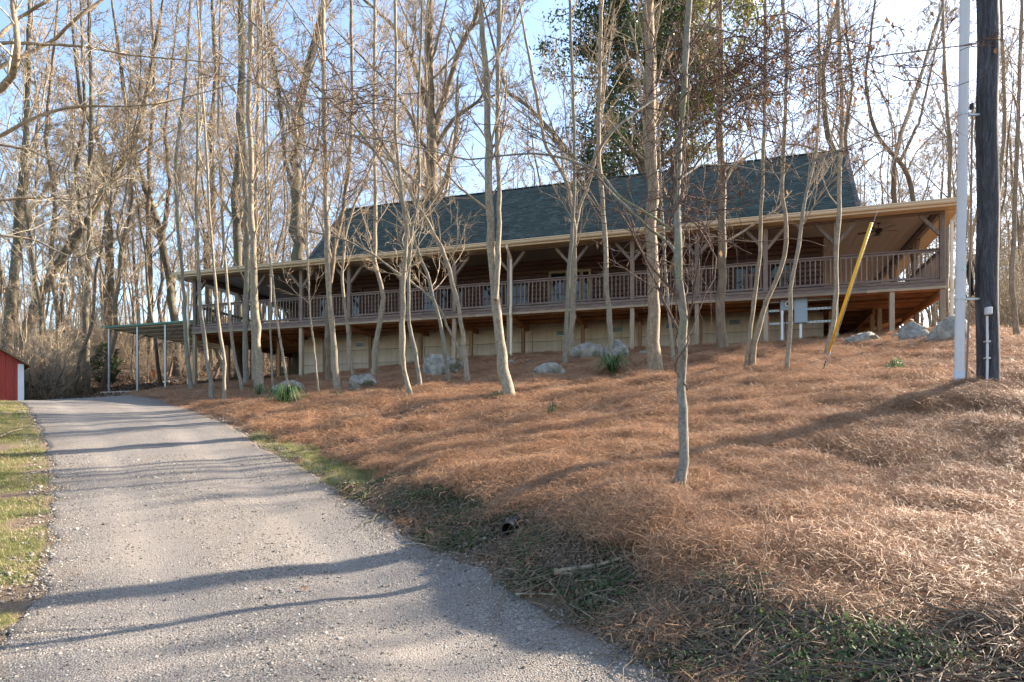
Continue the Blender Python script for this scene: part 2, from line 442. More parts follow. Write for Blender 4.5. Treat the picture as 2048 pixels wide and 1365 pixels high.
r2 = ((C[:, None, :2] - C[None, :, :2]) ** 2).sum(-1)
K_ = U(r2) + np.eye(n_) * 0.9
Pm = np.c_[np.ones(n_), C[:, :2]]
A_ = np.block([[K_, Pm], [Pm.T, np.zeros((3, 3))]])
sol = np.linalg.solve(A_, np.r_[C[:, 2], 0, 0, 0])
def h0(x, y):
    x = np.asarray(x, float); y = np.asarray(y, float); sh = x.shape; x = x.ravel(); y = y.ravel(); out = np.empty(len(x))
    for i in range(0, len(x), 20000):
        xx, yy = x[i:i+20000], y[i:i+20000]
        out[i:i+20000] = U((xx[:, None] - C[:, 0]) ** 2 + (yy[:, None] - C[:, 1]) ** 2) @ sol[:n_] + sol[n_] + sol[n_+1] * xx + sol[n_+2] * yy
    return out.reshape(sh)
def hit(px, py, dmin=3.0, dmax=90.0):
    d = np.concatenate([np.arange(dmin, 40, 0.05), np.arange(40, dmax, 0.2)])
    x = (px - CX) / F * d; z = EYE + (HY - py) / F * d
    g = h0(x, d) - z
    k = np.argmax(g > 0) if (g > 0).any() else len(d) - 1
    return float(d[k])
def gp(px, py, **k):
    d = hit(px, py, **k); p = P(px, py, d); return p, d

# road edges in world, from left / right edge rows
def edge(rows):
    pts = [gp(*r_)[0] for r_ in rows]
    ys = np.array([p.y for p in pts]); xs = np.array([p.x for p in pts]); k = np.argsort(ys)
    return ys[k], xs[k]
Ly, Lx = edge([(-130,1365),(30,1240),(82,1100),(92,1000),(92,940),(78,880),(62,835),(38,806)])
Ry, Rx = edge([(1385,1365),(1140,1235),(945,1110),(735,1005),(625,945),(505,872),(425,836),(345,806)])
Ly = np.r_[-20, Ly, 24, 27, 40]; Lx = np.r_[Lx[0] - .6, Lx, -18.5, -23, -42]
Ry = np.r_[-20, Ry, 24, 26, 29, 40]; Rx = np.r_[Rx[0] + .4, Rx, -12.2, -13.6, -18, -36]
def xl(y): return np.interp(y, Ly, Lx)
def xr(y): return np.interp(y, Ry, Rx)

def inpoly(x, y, poly):
    r = np.zeros(x.shape, bool); n = len(poly); j = n - 1
    for i in range(n):
        xi, yi = poly[i]; xj, yj = poly[j]
        c = ((yi > y) != (yj > y)) & (x < (xj - xi) * (y - yi) / (yj - yi + 1e-12) + xi)
        r ^= c; j = i
    return r
lip = [gp(*a)[0] for a in ((318,800),(420,826),(520,860),(620,893),(720,925),(830,968),(900,985),(1000,1010),(1130,1040),(1300,1110),(1500,1190),(1650,1225),(1800,1235),(2048,1262))]
straw_poly = [(p.x, p.y) for p in lip] + [(8, 3.9), (30, 4.5), (32, 24), (18, 24), (13, 26), (-10, 33), (-15.3, 31.2), (-15.5, 27.6)]
def straw_mask(x, y):
    j = snoise(x, y, 1.3, 5) * 0.12
    j2 = snoise(x, y, 1.3, 6) * 0.12
    return inpoly(x + j, y + j2, straw_poly)
def bank_mask(x, y):          # between road edge and the straw
    return (x > xr(y) + snoise(x, y, .9, 8) * .1) & (~straw_mask(x, y)) & (y < 24) & (x < 30) & (y > -3)
strip = [gp(*a)[0] for a in ((505,872),(625,945),(735,1005),(800,1010),(830,990),(840,960),(720,925),(620,893),(520,860))]
strip_poly = [(p.x, p.y) for p in strip]
def grass_mask(x, y):
    g1 = (x < xl(y)) & (y < 26) & (snoise(x, y, .5, 21) > -.35)
    j = snoise(x, y, 1.0, 15) * 0.15
    g2 = inpoly(x + j, y + j, strip_poly)
    g3 = (x < -13) & (y > 27) & (y < 36) & (snoise(x, y, .3, 22) > .1)
    return g1 | g2 | g3
def relief(x, y):
    s = straw_mask(x, y)
    b = bank_mask(x, y)
    r = np.where(s, 0.07 * snoise(x, y * 1.3, .55, 31, 2) + 0.062 * (1 - np.abs(snoise(x * .8, y * 1.5, 1.25, 35, 2)) * 1.6) + 0.028 * snoise(x, y, 3.0, 32, 2), 0)
    r = np.where(b, 0.05 * snoise(x, y, 1.0, 33, 3), r)
    far = np.clip((y - 33) / 10, 0, 1)
    return r + far * 0.5 * snoise(x, y, .08, 34, 3)
def H(x, y):
    x = np.asarray(x, float); y = np.asarray(y, float)
    return h0(x, y) + relief(x, y)
def Hs(x, y): return float(H(np.array([x]), np.array([y]))[0])

def axis(a, b, fine0, fine1, fs, cs):
    L = [fine0]
    s = fs
    out = list(np.arange(fine0, fine1, fs))
    v, s = fine1, fs
    while v < b: out.append(v); s = min(cs, s * 1.12); v += s
    out.append(b)
    v, s = fine0, fs; pre = []
    while v > a: s = min(cs, s * 1.12); v -= s; pre.append(max(v, a))
    return np.array(sorted(set(pre + out)))
gx = axis(-110, 110, -7, 12, 0.09, 4)
gy = axis(-22, 190, 2.5, 14, 0.09, 4)
X, Y = np.meshgrid(gx, gy)
Z = H(X, Y)
on_road = (X > xl(Y) + .25) & (X < xr(Y) - .25)
Z = np.where(on_road, Z - 0.05, Z)
# hollow under the house (kept below the deck)
nx, ny = len(gx), len(gy)
idx = np.arange(nx * ny).reshape(ny, nx)
quads = np.stack([idx[:-1, :-1], idx[:-1, 1:], idx[1:, 1:], idx[1:, :-1]], -1).reshape(-1, 4)
gm = mesh_np('ground', np.stack([X, Y, Z], -1).reshape(-1, 3), quads, smooth=True, mat=M['ground'])
col = gm.color_attributes.new('cover', 'FLOAT_COLOR', 'POINT')
cd = np.zeros((nx * ny, 4), np.float32); cd[:, 3] = 1
cd[:, 0] = straw_mask(X, Y).ravel(); cd[:, 1] = bank_mask(X, Y).ravel(); cd[:, 2] = grass_mask(X, Y).ravel()
col.data.foreach_set('color', cd.ravel())
ground = obj('ground', gm); tag(ground, 'hillside of pine straw, dirt bank and leaf litter', kind='structure')

# road sheet
ry = np.concatenate([np.arange(-8, 14, 0.12), np.arange(14, 31, 0.3)])
rt = np.linspace(0, 1, 60)
RY, RT = np.meshgrid(ry, rt, indexing='ij')
xl_, xr_ = xl(RY) + snoise(RY, RY * 0, 1.1, 41) * .09, xr(RY) + snoise(RY, RY * 0 + 3, 1.3, 42) * .10
RX = xl_ + (xr_ - xl_) * RT
ed = np.minimum(RT, 1 - RT)
RZ = h0(RX, RY) + np.where(ed < 0.02, -0.03, 0.012) + 0.05 * np.sin(np.pi * RT) * 0.6 - 0.018 * np.exp(-((RT - .28) / .07) ** 2) - 0.018 * np.exp(-((RT - .72) / .07) ** 2) + 0.010 * snoise(RX, RY, .8, 43, 3)
nr, ncx = RY.shape
ri = np.arange(nr * ncx).reshape(nr, ncx)
rq = np.stack([ri[:-1, :-1], ri[:-1, 1:], ri[1:, 1:], ri[1:, :-1]], -1).reshape(-1, 4)
rdm = mesh_np('driveway', np.stack([RX, RY, RZ], -1).reshape(-1, 3), rq, smooth=True, mat=M['road'])
wc = rdm.color_attributes.new('wear', 'FLOAT_COLOR', 'POINT')
wd_ = np.ones((nr * ncx, 4), np.float32)
wn_ = snoise(RX, RY, .35, 46, 3)
wd_[:, 0] = np.clip((np.exp(-((RT - .28) / .09) ** 2) + np.exp(-((RT - .72) / .09) ** 2)) * (.75 + .6 * wn_), 0, 1).ravel()
wd_[:, 1] = np.clip((1 - ed / .13) + .5 * snoise(RX, RY, 1.2, 47, 2), 0, 1).ravel(); wd_[:, 2] = 0
wc.data.foreach_set('color', wd_.ravel())
road = obj('driveway', rdm)
tag(road, 'grey gravel driveway climbing to a crest at the left', kind='structure')
def road_z(x, y):
    t = np.clip((x - xl(y)) / (xr(y) - xl(y)), 0, 1)
    return h0(x, y) + 0.012 + .03 * np.sin(np.pi * t) - 0.018 * np.exp(-((t - .28) / .07) ** 2) - 0.018 * np.exp(-((t - .72) / .07) ** 2) + 0.010 * snoise(x, y, .8, 43, 3)

# ------------------------------------------------------------------ scatter (stuff)
def scatter(name, pts, rots, scales, meshes, label, mat0):
    me = bpy.data.meshes.new(name)
    me.vertices.add(len(pts)); me.vertices.foreach_set('co', np.asarray(pts, np.float32).ravel())
    a = me.attributes.new('rot', 'FLOAT_VECTOR', 'POINT'); a.data.foreach_set('vector', np.asarray(rots, np.float32).ravel())
    b = me.attributes.new('scl', 'FLOAT', 'POINT'); b.data.foreach_set('value', np.asarray(scales, np.float32).ravel())
    me.materials.append(mat0)
    o = obj(name, me)
    colc = bpy.data.collections.new(name + '_pieces')
    for i, m_ in enumerate(meshes):
        colc.objects.link(bpy.data.objects.new(name + '_piece', m_))
    g = bpy.data.node_groups.new(name, 'GeometryNodeTree')
    g.interface.new_socket('Geometry', in_out='INPUT', socket_type='NodeSocketGeometry')
    g.interface.new_socket('Geometry', in_out='OUTPUT', socket_type='NodeSocketGeometry')
    gi = g.nodes.new('NodeGroupInput'); go = g.nodes.new('NodeGroupOutput')
    ip = g.nodes.new('GeometryNodeInstanceOnPoints'); ci = g.nodes.new('GeometryNodeCollectionInfo')
    ci.inputs['Collection'].default_value = colc; ci.inputs['Separate Children'].default_value = True; ci.inputs['Reset Children'].default_value = True
    ip.inputs['Pick Instance'].default_value = True
    na = g.nodes.new('GeometryNodeInputNamedAttribute'); na.data_type = 'FLOAT_VECTOR'; na.inputs['Name'].default_value = 'rot'
    nb = g.nodes.new('GeometryNodeInputNamedAttribute'); nb.data_type = 'FLOAT'; nb.inputs['Name'].default_value = 'scl'
    e2r = g.nodes.new('FunctionNodeEulerToRotation')
    L = g.links.new
    L(gi.outputs[0], ip.inputs['Points']); L(ci.outputs[0], ip.inputs['Instance'])
    L(na.outputs['Attribute'], e2r.inputs[0]); L(e2r.outputs[0], ip.inputs['Rotation']); L(nb.outputs['Attribute'], ip.inputs['Scale'])
    L(ip.outputs[0], go.inputs[0])
    md = o.modifiers.new('scatter', 'NODES'); md.node_group = g
    tag(o, label, kind='stuff')
    return o

def surf_rot(x, y, hf=None, amt=1.0):
    """euler angles that lay Z along the ground normal, after a random spin"""
    e = 0.12
    gxx = (h0(x + e, y) - h0(x - e, y)) / (2 * e) ; gyy = (h0(x, y + e) - h0(x, y - e)) / (2 * e)
    out = np.zeros((len(x), 3))
    spin = rng.uniform(0, 2 * np.pi, len(x))
    for i in range(len(x)):
        nrm = Vector((-gxx[i] * amt, -gyy[i] * amt, 1)).normalized()
        q = nrm.to_track_quat('Z', 'Y')
        e_ = (q.to_matrix() @ Matrix.Rotation(spin[i], 3, 'Z')).to_euler()
        out[i] = e_[:]
    return out

def ribbons(n, length, width, spread, lift, curl, seed, bias=None, seg=3):
    """n curved needles lying about the origin"""
    r = np.random.default_rng(seed)
    a = r.uniform(0, 2 * np.pi, n)
    c = np.stack([r.normal(0, spread, n), r.normal(0, spread, n), r.uniform(0, lift * .5, n)], -1)
    L = length * r.uniform(.55, 1.25, n)
    el = r.normal(0, 0.34, n)
    V, Q = [], []
    t = np.linspace(-.5, .5, seg + 1)
    curls = r.normal(0, curl, n)
    for i in range(n):
        ang = a[i] + curls[i] * t
        dx = np.cumsum(np.r_[0, np.cos(ang[:-1])]) / seg; dy = np.cumsum(np.r_[0, np.sin(ang[:-1])]) / seg
        x = c[i, 0] + (dx - dx.mean()) * L[i]; y = c[i, 1] + (dy - dy.mean()) * L[i]
        z = c[i, 2] + lift * (1 - 4 * t * t) * r.uniform(.0, 1) + np.sin(el[i]) * t * L[i] + .004
        wv = width * (1 - .5 * np.abs(t) * 2 * .8) / 2
        px_, py_ = -np.sin(ang) * wv, np.cos(ang) * wv
        b = len(V)
        for k in range(seg + 1):
            V.append((x[k] - px_[k], y[k] - py_[k], z[k])); V.append((x[k] + px_[k], y[k] + py_[k], z[k] + wv[k] * .8))
        for k in range(seg): Q.append((b + 2*k, b + 2*k + 1, b + 2*k + 3, b + 2*k + 2))
    return V, Q
def ribbon_mesh(name, mat, *a, **k):
    V, Q = ribbons(*a, **k); return mesh_np(name, V, Q, mat=mat)

# pine straw
def exc(x, y):               # leave the drain pipe mouth and the driftwood free
    k = np.ones(len(x), bool)
    for (px, py, r_) in ((1024,1050,.16),(1022,1066,.18),(1018,1085,.18),(1110,1166,.09),(1140,1158,.09),(1170,1150,.09),(1200,1142,.09),(1240,1126,.08),(1060,1202,.06),(1100,1204,.06)):
        p = gp(px, py)[0]; k &= (x - p.x) ** 2 + (y - p.y) ** 2 > r_ * r_
    return k
def cand(n, x0, x1, y0, y1, mask, pw=1.0):
    y = y0 + (y1 - y0) * rng.uniform(0, 1, n) ** pw; x = rng.uniform(x0, x1, n)
    k = mask(x, y) & (np.abs(x) < y * 0.80 + 1.2); k[k] &= exc(x[k], y[k])
    return x[k], y[k]
strA = [ribbon_mesh('straw_tuft', M['needle'], 110, .20, .0026, .11, .04, 1.3, 50 + i) for i in range(5)]
strB = [ribbon_mesh('straw_tuft', M['needle_pale'], 30, .17, .0022, .11, .05, 1.3, 60 + i) for i in range(1)]
xs, ys = cand(90000, -3, 9, 3.2, 11, straw_mask, 1.0)
k = rng.uniform(0, 1, len(xs)) < np.clip(1.15 - (ys - 3) * .08, .3, 1) * np.clip(.62 + .55 * snoise(xs, ys * 1.5, 1.1, 57, 2), .12, 1); xs, ys = xs[k][:14000], ys[k][:14000]
x2, y2 = cand(60000, -16, 17, 11, 31, straw_mask, 1.2); k2 = rng.uniform(0, 1, len(x2)) < np.clip(.6 + .6 * snoise(x2, y2 * 1.5, .8, 58, 2), .1, 1); x2, y2 = x2[k2][:10500], y2[k2][:10500]
x3, y3 = cand(9000, -4, 5, 3.4, 9, bank_mask); x3, y3 = x3[:150], y3[:150]
sx = np.r_[xs, x2, x3]; sy = np.r_[ys, y2, y3]
ss = np.r_[rng.uniform(.75, 1.15, len(xs)), rng.uniform(1.1, 1.7, len(x2)), rng.uniform(.7, 1, len(x3))]
scatter('pine_straw', np.stack([sx, sy, H(sx, sy) + .004], -1), surf_rot(sx, sy), ss, strA + strB,
        'rust brown pine straw mulch spread over the slope', M['needle'])

# gravel
def ico(seed, mat, flat=.6):
    import bmesh
    bm = bmesh.new(); bmesh.ops.create_icosphere(bm, subdivisions=1, radius=.5); r = random.Random(seed)
    for v in bm.verts: v.co = Vector((v.co.x * r.uniform(.7, 1.3), v.co.y * r.uniform(.6, 1.1), v.co.z * flat * r.uniform(.7, 1.2)))
    me = bpy.data.meshes.new('stone'); bm.to_mesh(me); bm.free(); me.materials.append(mat); return me
stones = [ico(i, M['stone']) for i in range(6)]
def on_rd(x, y): return (x > xl(y) + .05) & (x < xr(y) - .05)
gxs, gys = cand(230000, -9, 4, 3.2, 12, on_rd, 1.35)
tt = (gxs - xl(gys)) / (xr(gys) - xl(gys)); dn = .45 + .5 * (np.abs(tt - .5) < .1) + .6 * (np.abs(tt - .5) > .38) + .25 * snoise(gxs, gys, .5, 78, 2); kk = rng.uniform(0, 1, len(gxs)) < dn; gxs, gys = gxs[kk][:70000], gys[kk][:70000]
def shoulder(x, y): return ((np.abs(x - xr(y)) < .28) | (np.abs(x - xl(y)) < .3)) & (snoise(x, y, .6, 77) > -.3)
hx, hy = cand(120000, -13, 4, 3.2, 20, shoulder, 1.1); hx, hy = hx[:16000], hy[:16000]
gz = road_z(gxs, gys) - .001
hz = np.maximum(H(hx, hy), h0(hx, hy)) + .01
n1, n2 = len(gxs), len(hx)
rot = rng.uniform(0, 6.28, (n1 + n2, 3)); rot[:, 0] = rng.normal(0, .35, n1 + n2); rot[:, 1] = rng.normal(0, .35, n1 + n2)
sc_s = np.r_[rng.lognormal(-4.45, .46, n1), rng.lognormal(-3.95, .45, n2)]
scatter('gravel', np.c_[np.r_[gxs, hx], np.r_[gys, hy], np.r_[gz, hz]], rot, np.clip(sc_s, .006, .075), stones,
        'loose grey crushed stone on the driveway and its shoulders', M['stone'])

# grass, ivy, litter
def tuft(name, mat, n, hgt, wd, spread, seed):
    r = np.random.default_rng(seed); V = []; Q = []
    for i in range(n):
        a = r.uniform(0, 6.28); x, y = r.normal(0, spread, 2); hh = hgt * r.uniform(.5, 1.3); lean = r.uniform(.1, .9) * hh
        ca, sa = math.cos(a), math.sin(a); b = len(V)
        for k, t in enumerate((0, .5, 1)):
            w_ = wd * (1 - t * .85) / 2; px_ = x + ca * lean * t * t; py_ = y + sa * lean * t * t
            V += [(px_ - sa * w_, py_ + ca * w_, hh * t * (1 - .25 * t)), (px_ + sa * w_, py_ - ca * w_, hh * t * (1 - .25 * t))]
        Q += [(b, b+1, b+3, b+2), (b+2, b+3, b+5, b+4)]
    return mesh_np(name, V, Q, mat=mat)
def leaves(name, mat, n, size, spread, lift, seed, tilt=.7):
    r = np.random.default_rng(seed); V = []; Q = []
    for i in range(n):
        c = Vector((r.normal(0, spread), r.normal(0, spread), r.uniform(0, lift))); a = r.uniform(0, 6.28)
        Mx = Matrix.Rotation(a, 3, 'Z') @ Matrix.Rotation(r.normal(0, tilt), 3, 'X') @ Matrix.Rotation(r.normal(0, tilt), 3, 'Y'); s = size * r.uniform(.6, 1.3)
        b = len(V)
        for p in ((-.5, 0, 0), (-.1, -.3, .10), (.5, 0, .05), (-.1, .3, .10), (0, 0, -.02)):
            V.append(tuple(c + Mx @ (Vector(p) * s)))
        Q += [(b, b+1, b+4), (b+1, b+2, b+4), (b+2, b+3, b+4), (b+3, b, b+4)]
    return mesh_np(name, V, tris=Q, mat=mat)
gA = [tuft('grass_tuft', M['grass'], 30, .045, .004, .05, 80 + i) for i in range(4)] + [tuft('grass_tuft', M['grass_dry'], 24, .055, .004, .05, 90 + i) for i in range(3)]
ax, ay = cand(60000, -16, 3, 3.2, 24, grass_mask, 1.2); ax, ay = ax[:19000], ay[:19000]
scatter('grass', np.c_[ax, ay, H(ax, ay)], surf_rot(ax, ay), rng.uniform(.6, 1.3, len(ax)), gA, 'short green and dry grass along both driveway verges', M['grass'])
def bank_ivy(x, y): return bank_mask(x, y) & (snoise(x, y, .9, 61) > .12) & (y < 9.5)
iA = [leaves('ivy_sprig', M['ivy'], 14, .030, .08, .05, 100 + i) for i in range(4)]
bx_, by_ = cand(60000, -3, 6, 3.2, 9.5, bank_ivy); bx_, by_ = bx_[:1400], by_[:1400]
scatter('ground_ivy', np.c_[bx_, by_, H(bx_, by_) + .01], surf_rot(bx_, by_), rng.uniform(.6, 1.2, len(bx_)), iA, 'small leafy green ground cover creeping over the shaded bank', M['ivy'])
lA = [leaves('litter_clump', M['leaf_litter'], 9, .07, .12, .03, 110 + i, .45) for i in range(5)]
c1 = cand(60000, -4, 7, 3.2, 9.5, bank_mask); c2 = cand(90000, -34, 2, 24, 60, lambda x, y: ~straw_mask(x, y) & ~on_rd(x, y))
c1 = (c1[0][:5200], c1[1][:5200]); c2 = (c2[0][:16000], c2[1][:16000])
lx, ly = np.r_[c1[0], c2[0]], np.r_[c1[1], c2[1]]
scatter('leaf_litter', np.c_[lx, ly, H(lx, ly) + .01], surf_rot(lx, ly), np.r_[rng.uniform(.35, .7, len(c1[0])), rng.uniform(1.2, 2.6, len(c2[0]))], lA, 'dry brown leaves lying on the bank and the woodland floor', M['leaf_litter'])
tw = []
for s_ in range(4):
    r = random.Random(s_); m_ = MB()
    for q in range(4):
        a = r.uniform(0, 6.28); L = r.uniform(.08, .3); x0, y0 = r.gauss(0, .1), r.gauss(0, .1)
        pts = [(x0 + math.cos(a) * L * t + r.gauss(0, .01), y0 + math.sin(a) * L * t + r.gauss(0, .01), .012 + r.uniform(0, .03)) for t in (0, .33, .66, 1)]
        m_.tube(pts, [.0035, .003, .002, .001], 4)
    tw.append(m_.mesh('fallen_twigs', M['bark_dark'] if s_ % 2 else M['bark_brown']))
tx, ty = cand(30000, -4, 7, 3.2, 9.5, bank_mask); tx, ty = tx[:850], ty[:850]
scatter('fallen_twigs', np.c_[tx, ty, H(tx, ty) + .01], surf_rot(tx, ty), rng.uniform(.6, 1.4, len(tx)), tw, 'thin broken twigs strewn over the dirt bank', M['twig'])

# ------------------------------------------------------------------ the house: x runs right along the front, y away from the camera
OX, OY = 13.96, 22.0
PHI = -math.atan2(.307, .952)
house = empty('log_house', (OX, OY, 0), PHI)
tag(house, 'long brown log house on posts with green roof and full front porch', 'house')
HM = Matrix.Translation((OX, OY, 0)) @ Matrix.Rotation(PHI, 4, 'Z')
def HW(x, y, z=0): return HM @ Vector((x, y, z))
FLOOR, RAILT, BEAMB, CEIL, HDRB, EAVE = 6.74, 7.80, 6.53, 9.24, 8.94, 9.20
XL, XR, DB = -30.0, 0.0, 13.2          # deck extents
WL, WR, WF, WB = -25.9, -3.28, 2.6, 10.6   # log walls
cache = {}
def cbox(name, sx, sy, sz, mat, bev=.006):
    key = (name, round(sx, 3), round(sy, 3), round(sz, 3), mat.name)
    if key not in cache: cache[key] = MB().box(-sx/2, sx/2, -sy/2, sy/2, -sz/2, sz/2).mesh(name, mat, bevel=bev)
    return cache[key]
def hb(name, x0, x1, y0, y1, z0, z1, mat, parent=house, bev=.006):
    return obj(name, cbox(name, x1 - x0, y1 - y0, z1 - z0, mat, bev), parent, ((x0 + x1) / 2, (y0 + y1) / 2, (z0 + z1) / 2))
def gz_house(x, y):
    p = HW(x, y); return Hs(p.x, p.y)
# foundation of poured panels
fnd = MB().box(WL + .12, WR - .12, WF + .14, WB, 3.6, 6.70).build('foundation', M['concrete'], house)
x = WL
rows = [(3.7, 4.58), (4.58, 5.19), (5.19, 5.80), (5.80, 6.42)]
npan = 18; pw = (WR - WL) / npan
for i in range(npan):
    for (z0, z1) in rows:
        obj('concrete_panel', cbox('concrete_panel', pw - .012, .14, z1 - z0 - .012, M['concrete'], .008), fnd,
            (WL + (i + .5) * pw, WF + .07 + random.uniform(-.004, .004), (z0 + z1) / 2))
for i in range(6):
    obj('concrete_panel', cbox('concrete_panel', .14, 1.3, .60, M['concrete'], .008), fnd, (WR - .06, WF + .9 + i * 1.32, 5.5))
    obj('concrete_panel', cbox('concrete_panel', .14, 1.3, .60, M['concrete'], .008), fnd, (WR - .06, WF + .9 + i * 1.32, 6.11))
    obj('concrete_panel', cbox('concrete_panel', .14, 1.3, .60, M['concrete'], .008), fnd, (WL + .06, WF + .9 + i * 1.32, 5.5))
    obj('concrete_panel', cbox('concrete_panel', .14, 1.3, .60, M['concrete'], .008), fnd, (WL + .06, WF + .9 + i * 1.32, 6.11))
def hx_at(px, y, z=None):       # house x whose point at local y shows in column px
    lo, hi = -34.0, 4.0
    for _ in range(50):
        m_ = (lo + hi) / 2; p = HW(m_, y)
        if CX + F * p.x / p.y < px: lo = m_
        else: hi = m_
    return (lo + hi) / 2
def hz_at(px, py, y):
    x = hx_at(px, y); p = HW(x, y); return x, EYE + (HY - py) / F * p.y
for px, py in ((720, 690), (1014, 678), (1123, 667), (1236, 660), (1343, 652), (1469, 645)):
    vx, vz = hz_at(px, py, WF)
    v = MB().box(-.24, .24, -.03, .02, -.11, .11).build('vent', M['galv'], fnd, loc=(vx, WF - .02, vz))
    for k in range(4):
        obj('louvre', cbox('louvre', .40, .012, .028, M['louvre'], 0), v, (0, -.035, -.07 + k * .045), (R(25), 0, 0))
# log walls
wall = MB().box(WL + .1, WR - .1, WF + .12, WB - .1, 6.76, 9.40).build('wall', M['dark_metal'], house)
rowh = .19; nrow = 14
for k in range(nrow):
    z = 6.76 + (k + .5) * rowh
    if z > 9.4: break
    obj('log_board', cbox('log_board', WR - WL, .12, rowh - .008, M['log'], .03), wall, (0.5 * (WL + WR), WF + .06, z))
    obj('log_board', cbox('log_board_end', .12, WB - WF - .1, rowh - .008, M['log'], .03), wall, (WR - .04, (WF + WB) / 2 + .05, z))
    obj('log_board', cbox('log_board_end', .12, WB - WF - .1, rowh - .008, M['log'], .03), wall, (WL + .04, (WF + WB) / 2 + .05, z))
for o in list(wall.children):
    if o.name.startswith('log_board_end'): o.name = 'log_board'
def window(pxa, pxb, z0, z1, mat=M['log'], mull=0, name='window'):
    a, b = hx_at(pxa, WF), hx_at(pxb, WF)
    w_ = b - a; cx_, cz = (a + b) / 2, (z0 + z1) / 2; hgt = z1 - z0
    f = MB()
    t = .09
    f.box(-w_/2 - t, -w_/2, -.05, .03, -hgt/2 - t, hgt/2 + t); f.box(w_/2, w_/2 + t, -.05, .03, -hgt/2 - t, hgt/2 + t)
    f.box(-w_/2, w_/2, -.05, .03, hgt/2, hgt/2 + t); f.box(-w_/2, w_/2, -.065, .03, -hgt/2 - t, -hgt/2)
    o = f.build(name, mat, house, loc=(cx_, WF - .01, cz))
    n = mull + 1
    for i in range(n):
        p = MB().box(-w_/2/n + .02, w_/2/n - .02, -.012, .0, -hgt/2 + .02, hgt/2 - .02).build('pane', M['glass'], o, loc=(-w_/2 + (i + .5) * w_ / n, -.003, 0))
    for i in range(1, n):
        MB().box(-.025, .025, -.04, .03, -hgt/2, hgt/2).build('mullion', mat, o, loc=(-w_/2 + i * w_ / n, 0, 0))
    MB().box(-w_/2, w_/2, -.035, .03, -.02, .02).build('sash_bar', M['dark_metal'], o, loc=(0, 0, 0))
    return o
for a, b, z0, z1, mu in ((643, 668, 7.25, 8.55, 0), (697, 722, 7.25, 8.55, 0), (848, 876, 7.0, 8.5, 0), (884, 925, 7.0, 8.5, 1), (968, 1003, 7.0, 8.5, 1),
                         (1012, 1056, 7.0, 8.5, 1), (1471, 1522, 6.95, 8.45, 1), (1538, 1580, 6.95, 8.45, 1)):
    window(a, b, z0, z1, mull=mu)
# two glazed doors with tan frames
for a, b in ((1102, 1131), (1137, 1160)):
    d_ = window(a, b, 6.86, 8.62, M['wood_tan'], 0, 'door')
    MB().tube([(0, 0, -.05), (0, -.05, -.05)], .018, 8).build('handle', M['galv'], d_, loc=(.3, -.05, -.1))
window(1166, 1178, 6.95, 8.6, M['wood_tan'], 0)
# deck
fl = hb('deck_floor', XL, XR, 0.06, DB, FLOOR - .04, FLOOR, M['wood_grey_h'], bev=0)
hb('rim_joist', XL - .02, XR + .02, -.05, 0, FLOOR - .17, FLOOR + .02, M['wood_grey_h'])
for i in range(13):
    x1 = XR + .02 - i * 30.04 / 13; x0 = x1 - 30.04 / 13
    hb('deck_fascia', x0 + .002, x1 - .002, -.075, -.052, FLOOR - .04, FLOOR + .045, M['wood_grey_h'])
    hb('front_beam', x0 + .002, x1 - .002, -.085, 0.05, BEAMB - .05, FLOOR - .172, M['wood_tan_h'])
hb('rim_joist', XR - .05, XR, 0.052, DB, FLOOR - .24, FLOOR - .042, M['wood_tan_h'])
hb('rim_joist', XL, XL + .05, 0.052, DB, FLOOR - .24, FLOOR - .042, M['wood_tan_h'])
for k in range(6):
    hb('joist', XL + .06, XR - .06, .3 + k * .38, .34 + k * .38, FLOOR - .26, FLOOR - .042, M['joist'])
for k in range(26):
    y = WF + .1 + k * .40
    hb('joist', WR + .02, XR - .06, y, y + .04, FLOOR - .26, FLOOR - .042, M['joist'])
    hb('joist', XL + .06, WL - .02, y, y + .04, FLOOR - .26, FLOOR - .042, M['joist'])
POSTU = [0.07, 3.2, 5.43, 7.73, 10.03, 12.3, 14.8, 17.1, 19.45, 21.9, 24.25, 26.7, 29.93]
for u in POSTU:
    x = -u
    hb('cross_beam', x - .06, x + .06, .06, WF, FLOOR - .48, FLOOR - .262, M['wood_orange'])
for x in (XR - .09, XR - 1.6, XL + .09):
    hb('cross_beam', x - .05, x + .05, WF + .02, DB, FLOOR - .48, FLOOR - .262, M['wood_orange'])
def lower_post(x, y, s, mat, top):
    g = gz_house(x, y) - .25
    hb('support_post', x - s/2, x + s/2, y - s/2, y + s/2, round(g, 1), top, mat)
for u in POSTU + [1.52]:
    lower_post(-u, .05, .15, M['wood_tan'], BEAMB - .052)
for u in POSTU[1:-1]:
    lower_post(-u + .05, 1.75, .14, M['wood_post'], FLOOR - .482)
for u, ys_ in ((.09, (3.2, 6.2, 9.5, 13.0)), (1.6, (1.6, 2.9, 5.6, 8.5))):
    for y in ys_: lower_post(-u, y, .14, M['wood_post'], FLOOR - .482)
for y in (2.2, 4.5, 7.0, 10, 13.0): lower_post(XL + .09, y, .14, M['wood_post'], FLOOR - .482)
for y in (3.2, 5.6, 8.0, 10.5): lower_post(XL + 2.2, y, .14, M['wood_post'], FLOOR - .482)
# dark bracing under the far right corner and an added dark panel at the left rear
for k in range(4):
    y = 3.6 + k * 1.8
    MB().bar((WR + .1, y, 5.2), (XR - .3, y + .9, 6.3), .05, .14).build('cross_brace', M['wood_orange'], house)
for k in range(3):
    MB().bar((WR + .15, 4 + k * 2, 5.15 + k * .35), (XR - .4, 4 + k * 2, 5.15 + k * .35), .05, .12).build('cross_brace', M['wood_orange'], house)
hb('dark_stand_in', XL + 4.2, WL + .2, 4.0, 4.05, 5.4, 6.3, M['dark_metal'])  # dark panel added to stand in for the dark deck underside behind
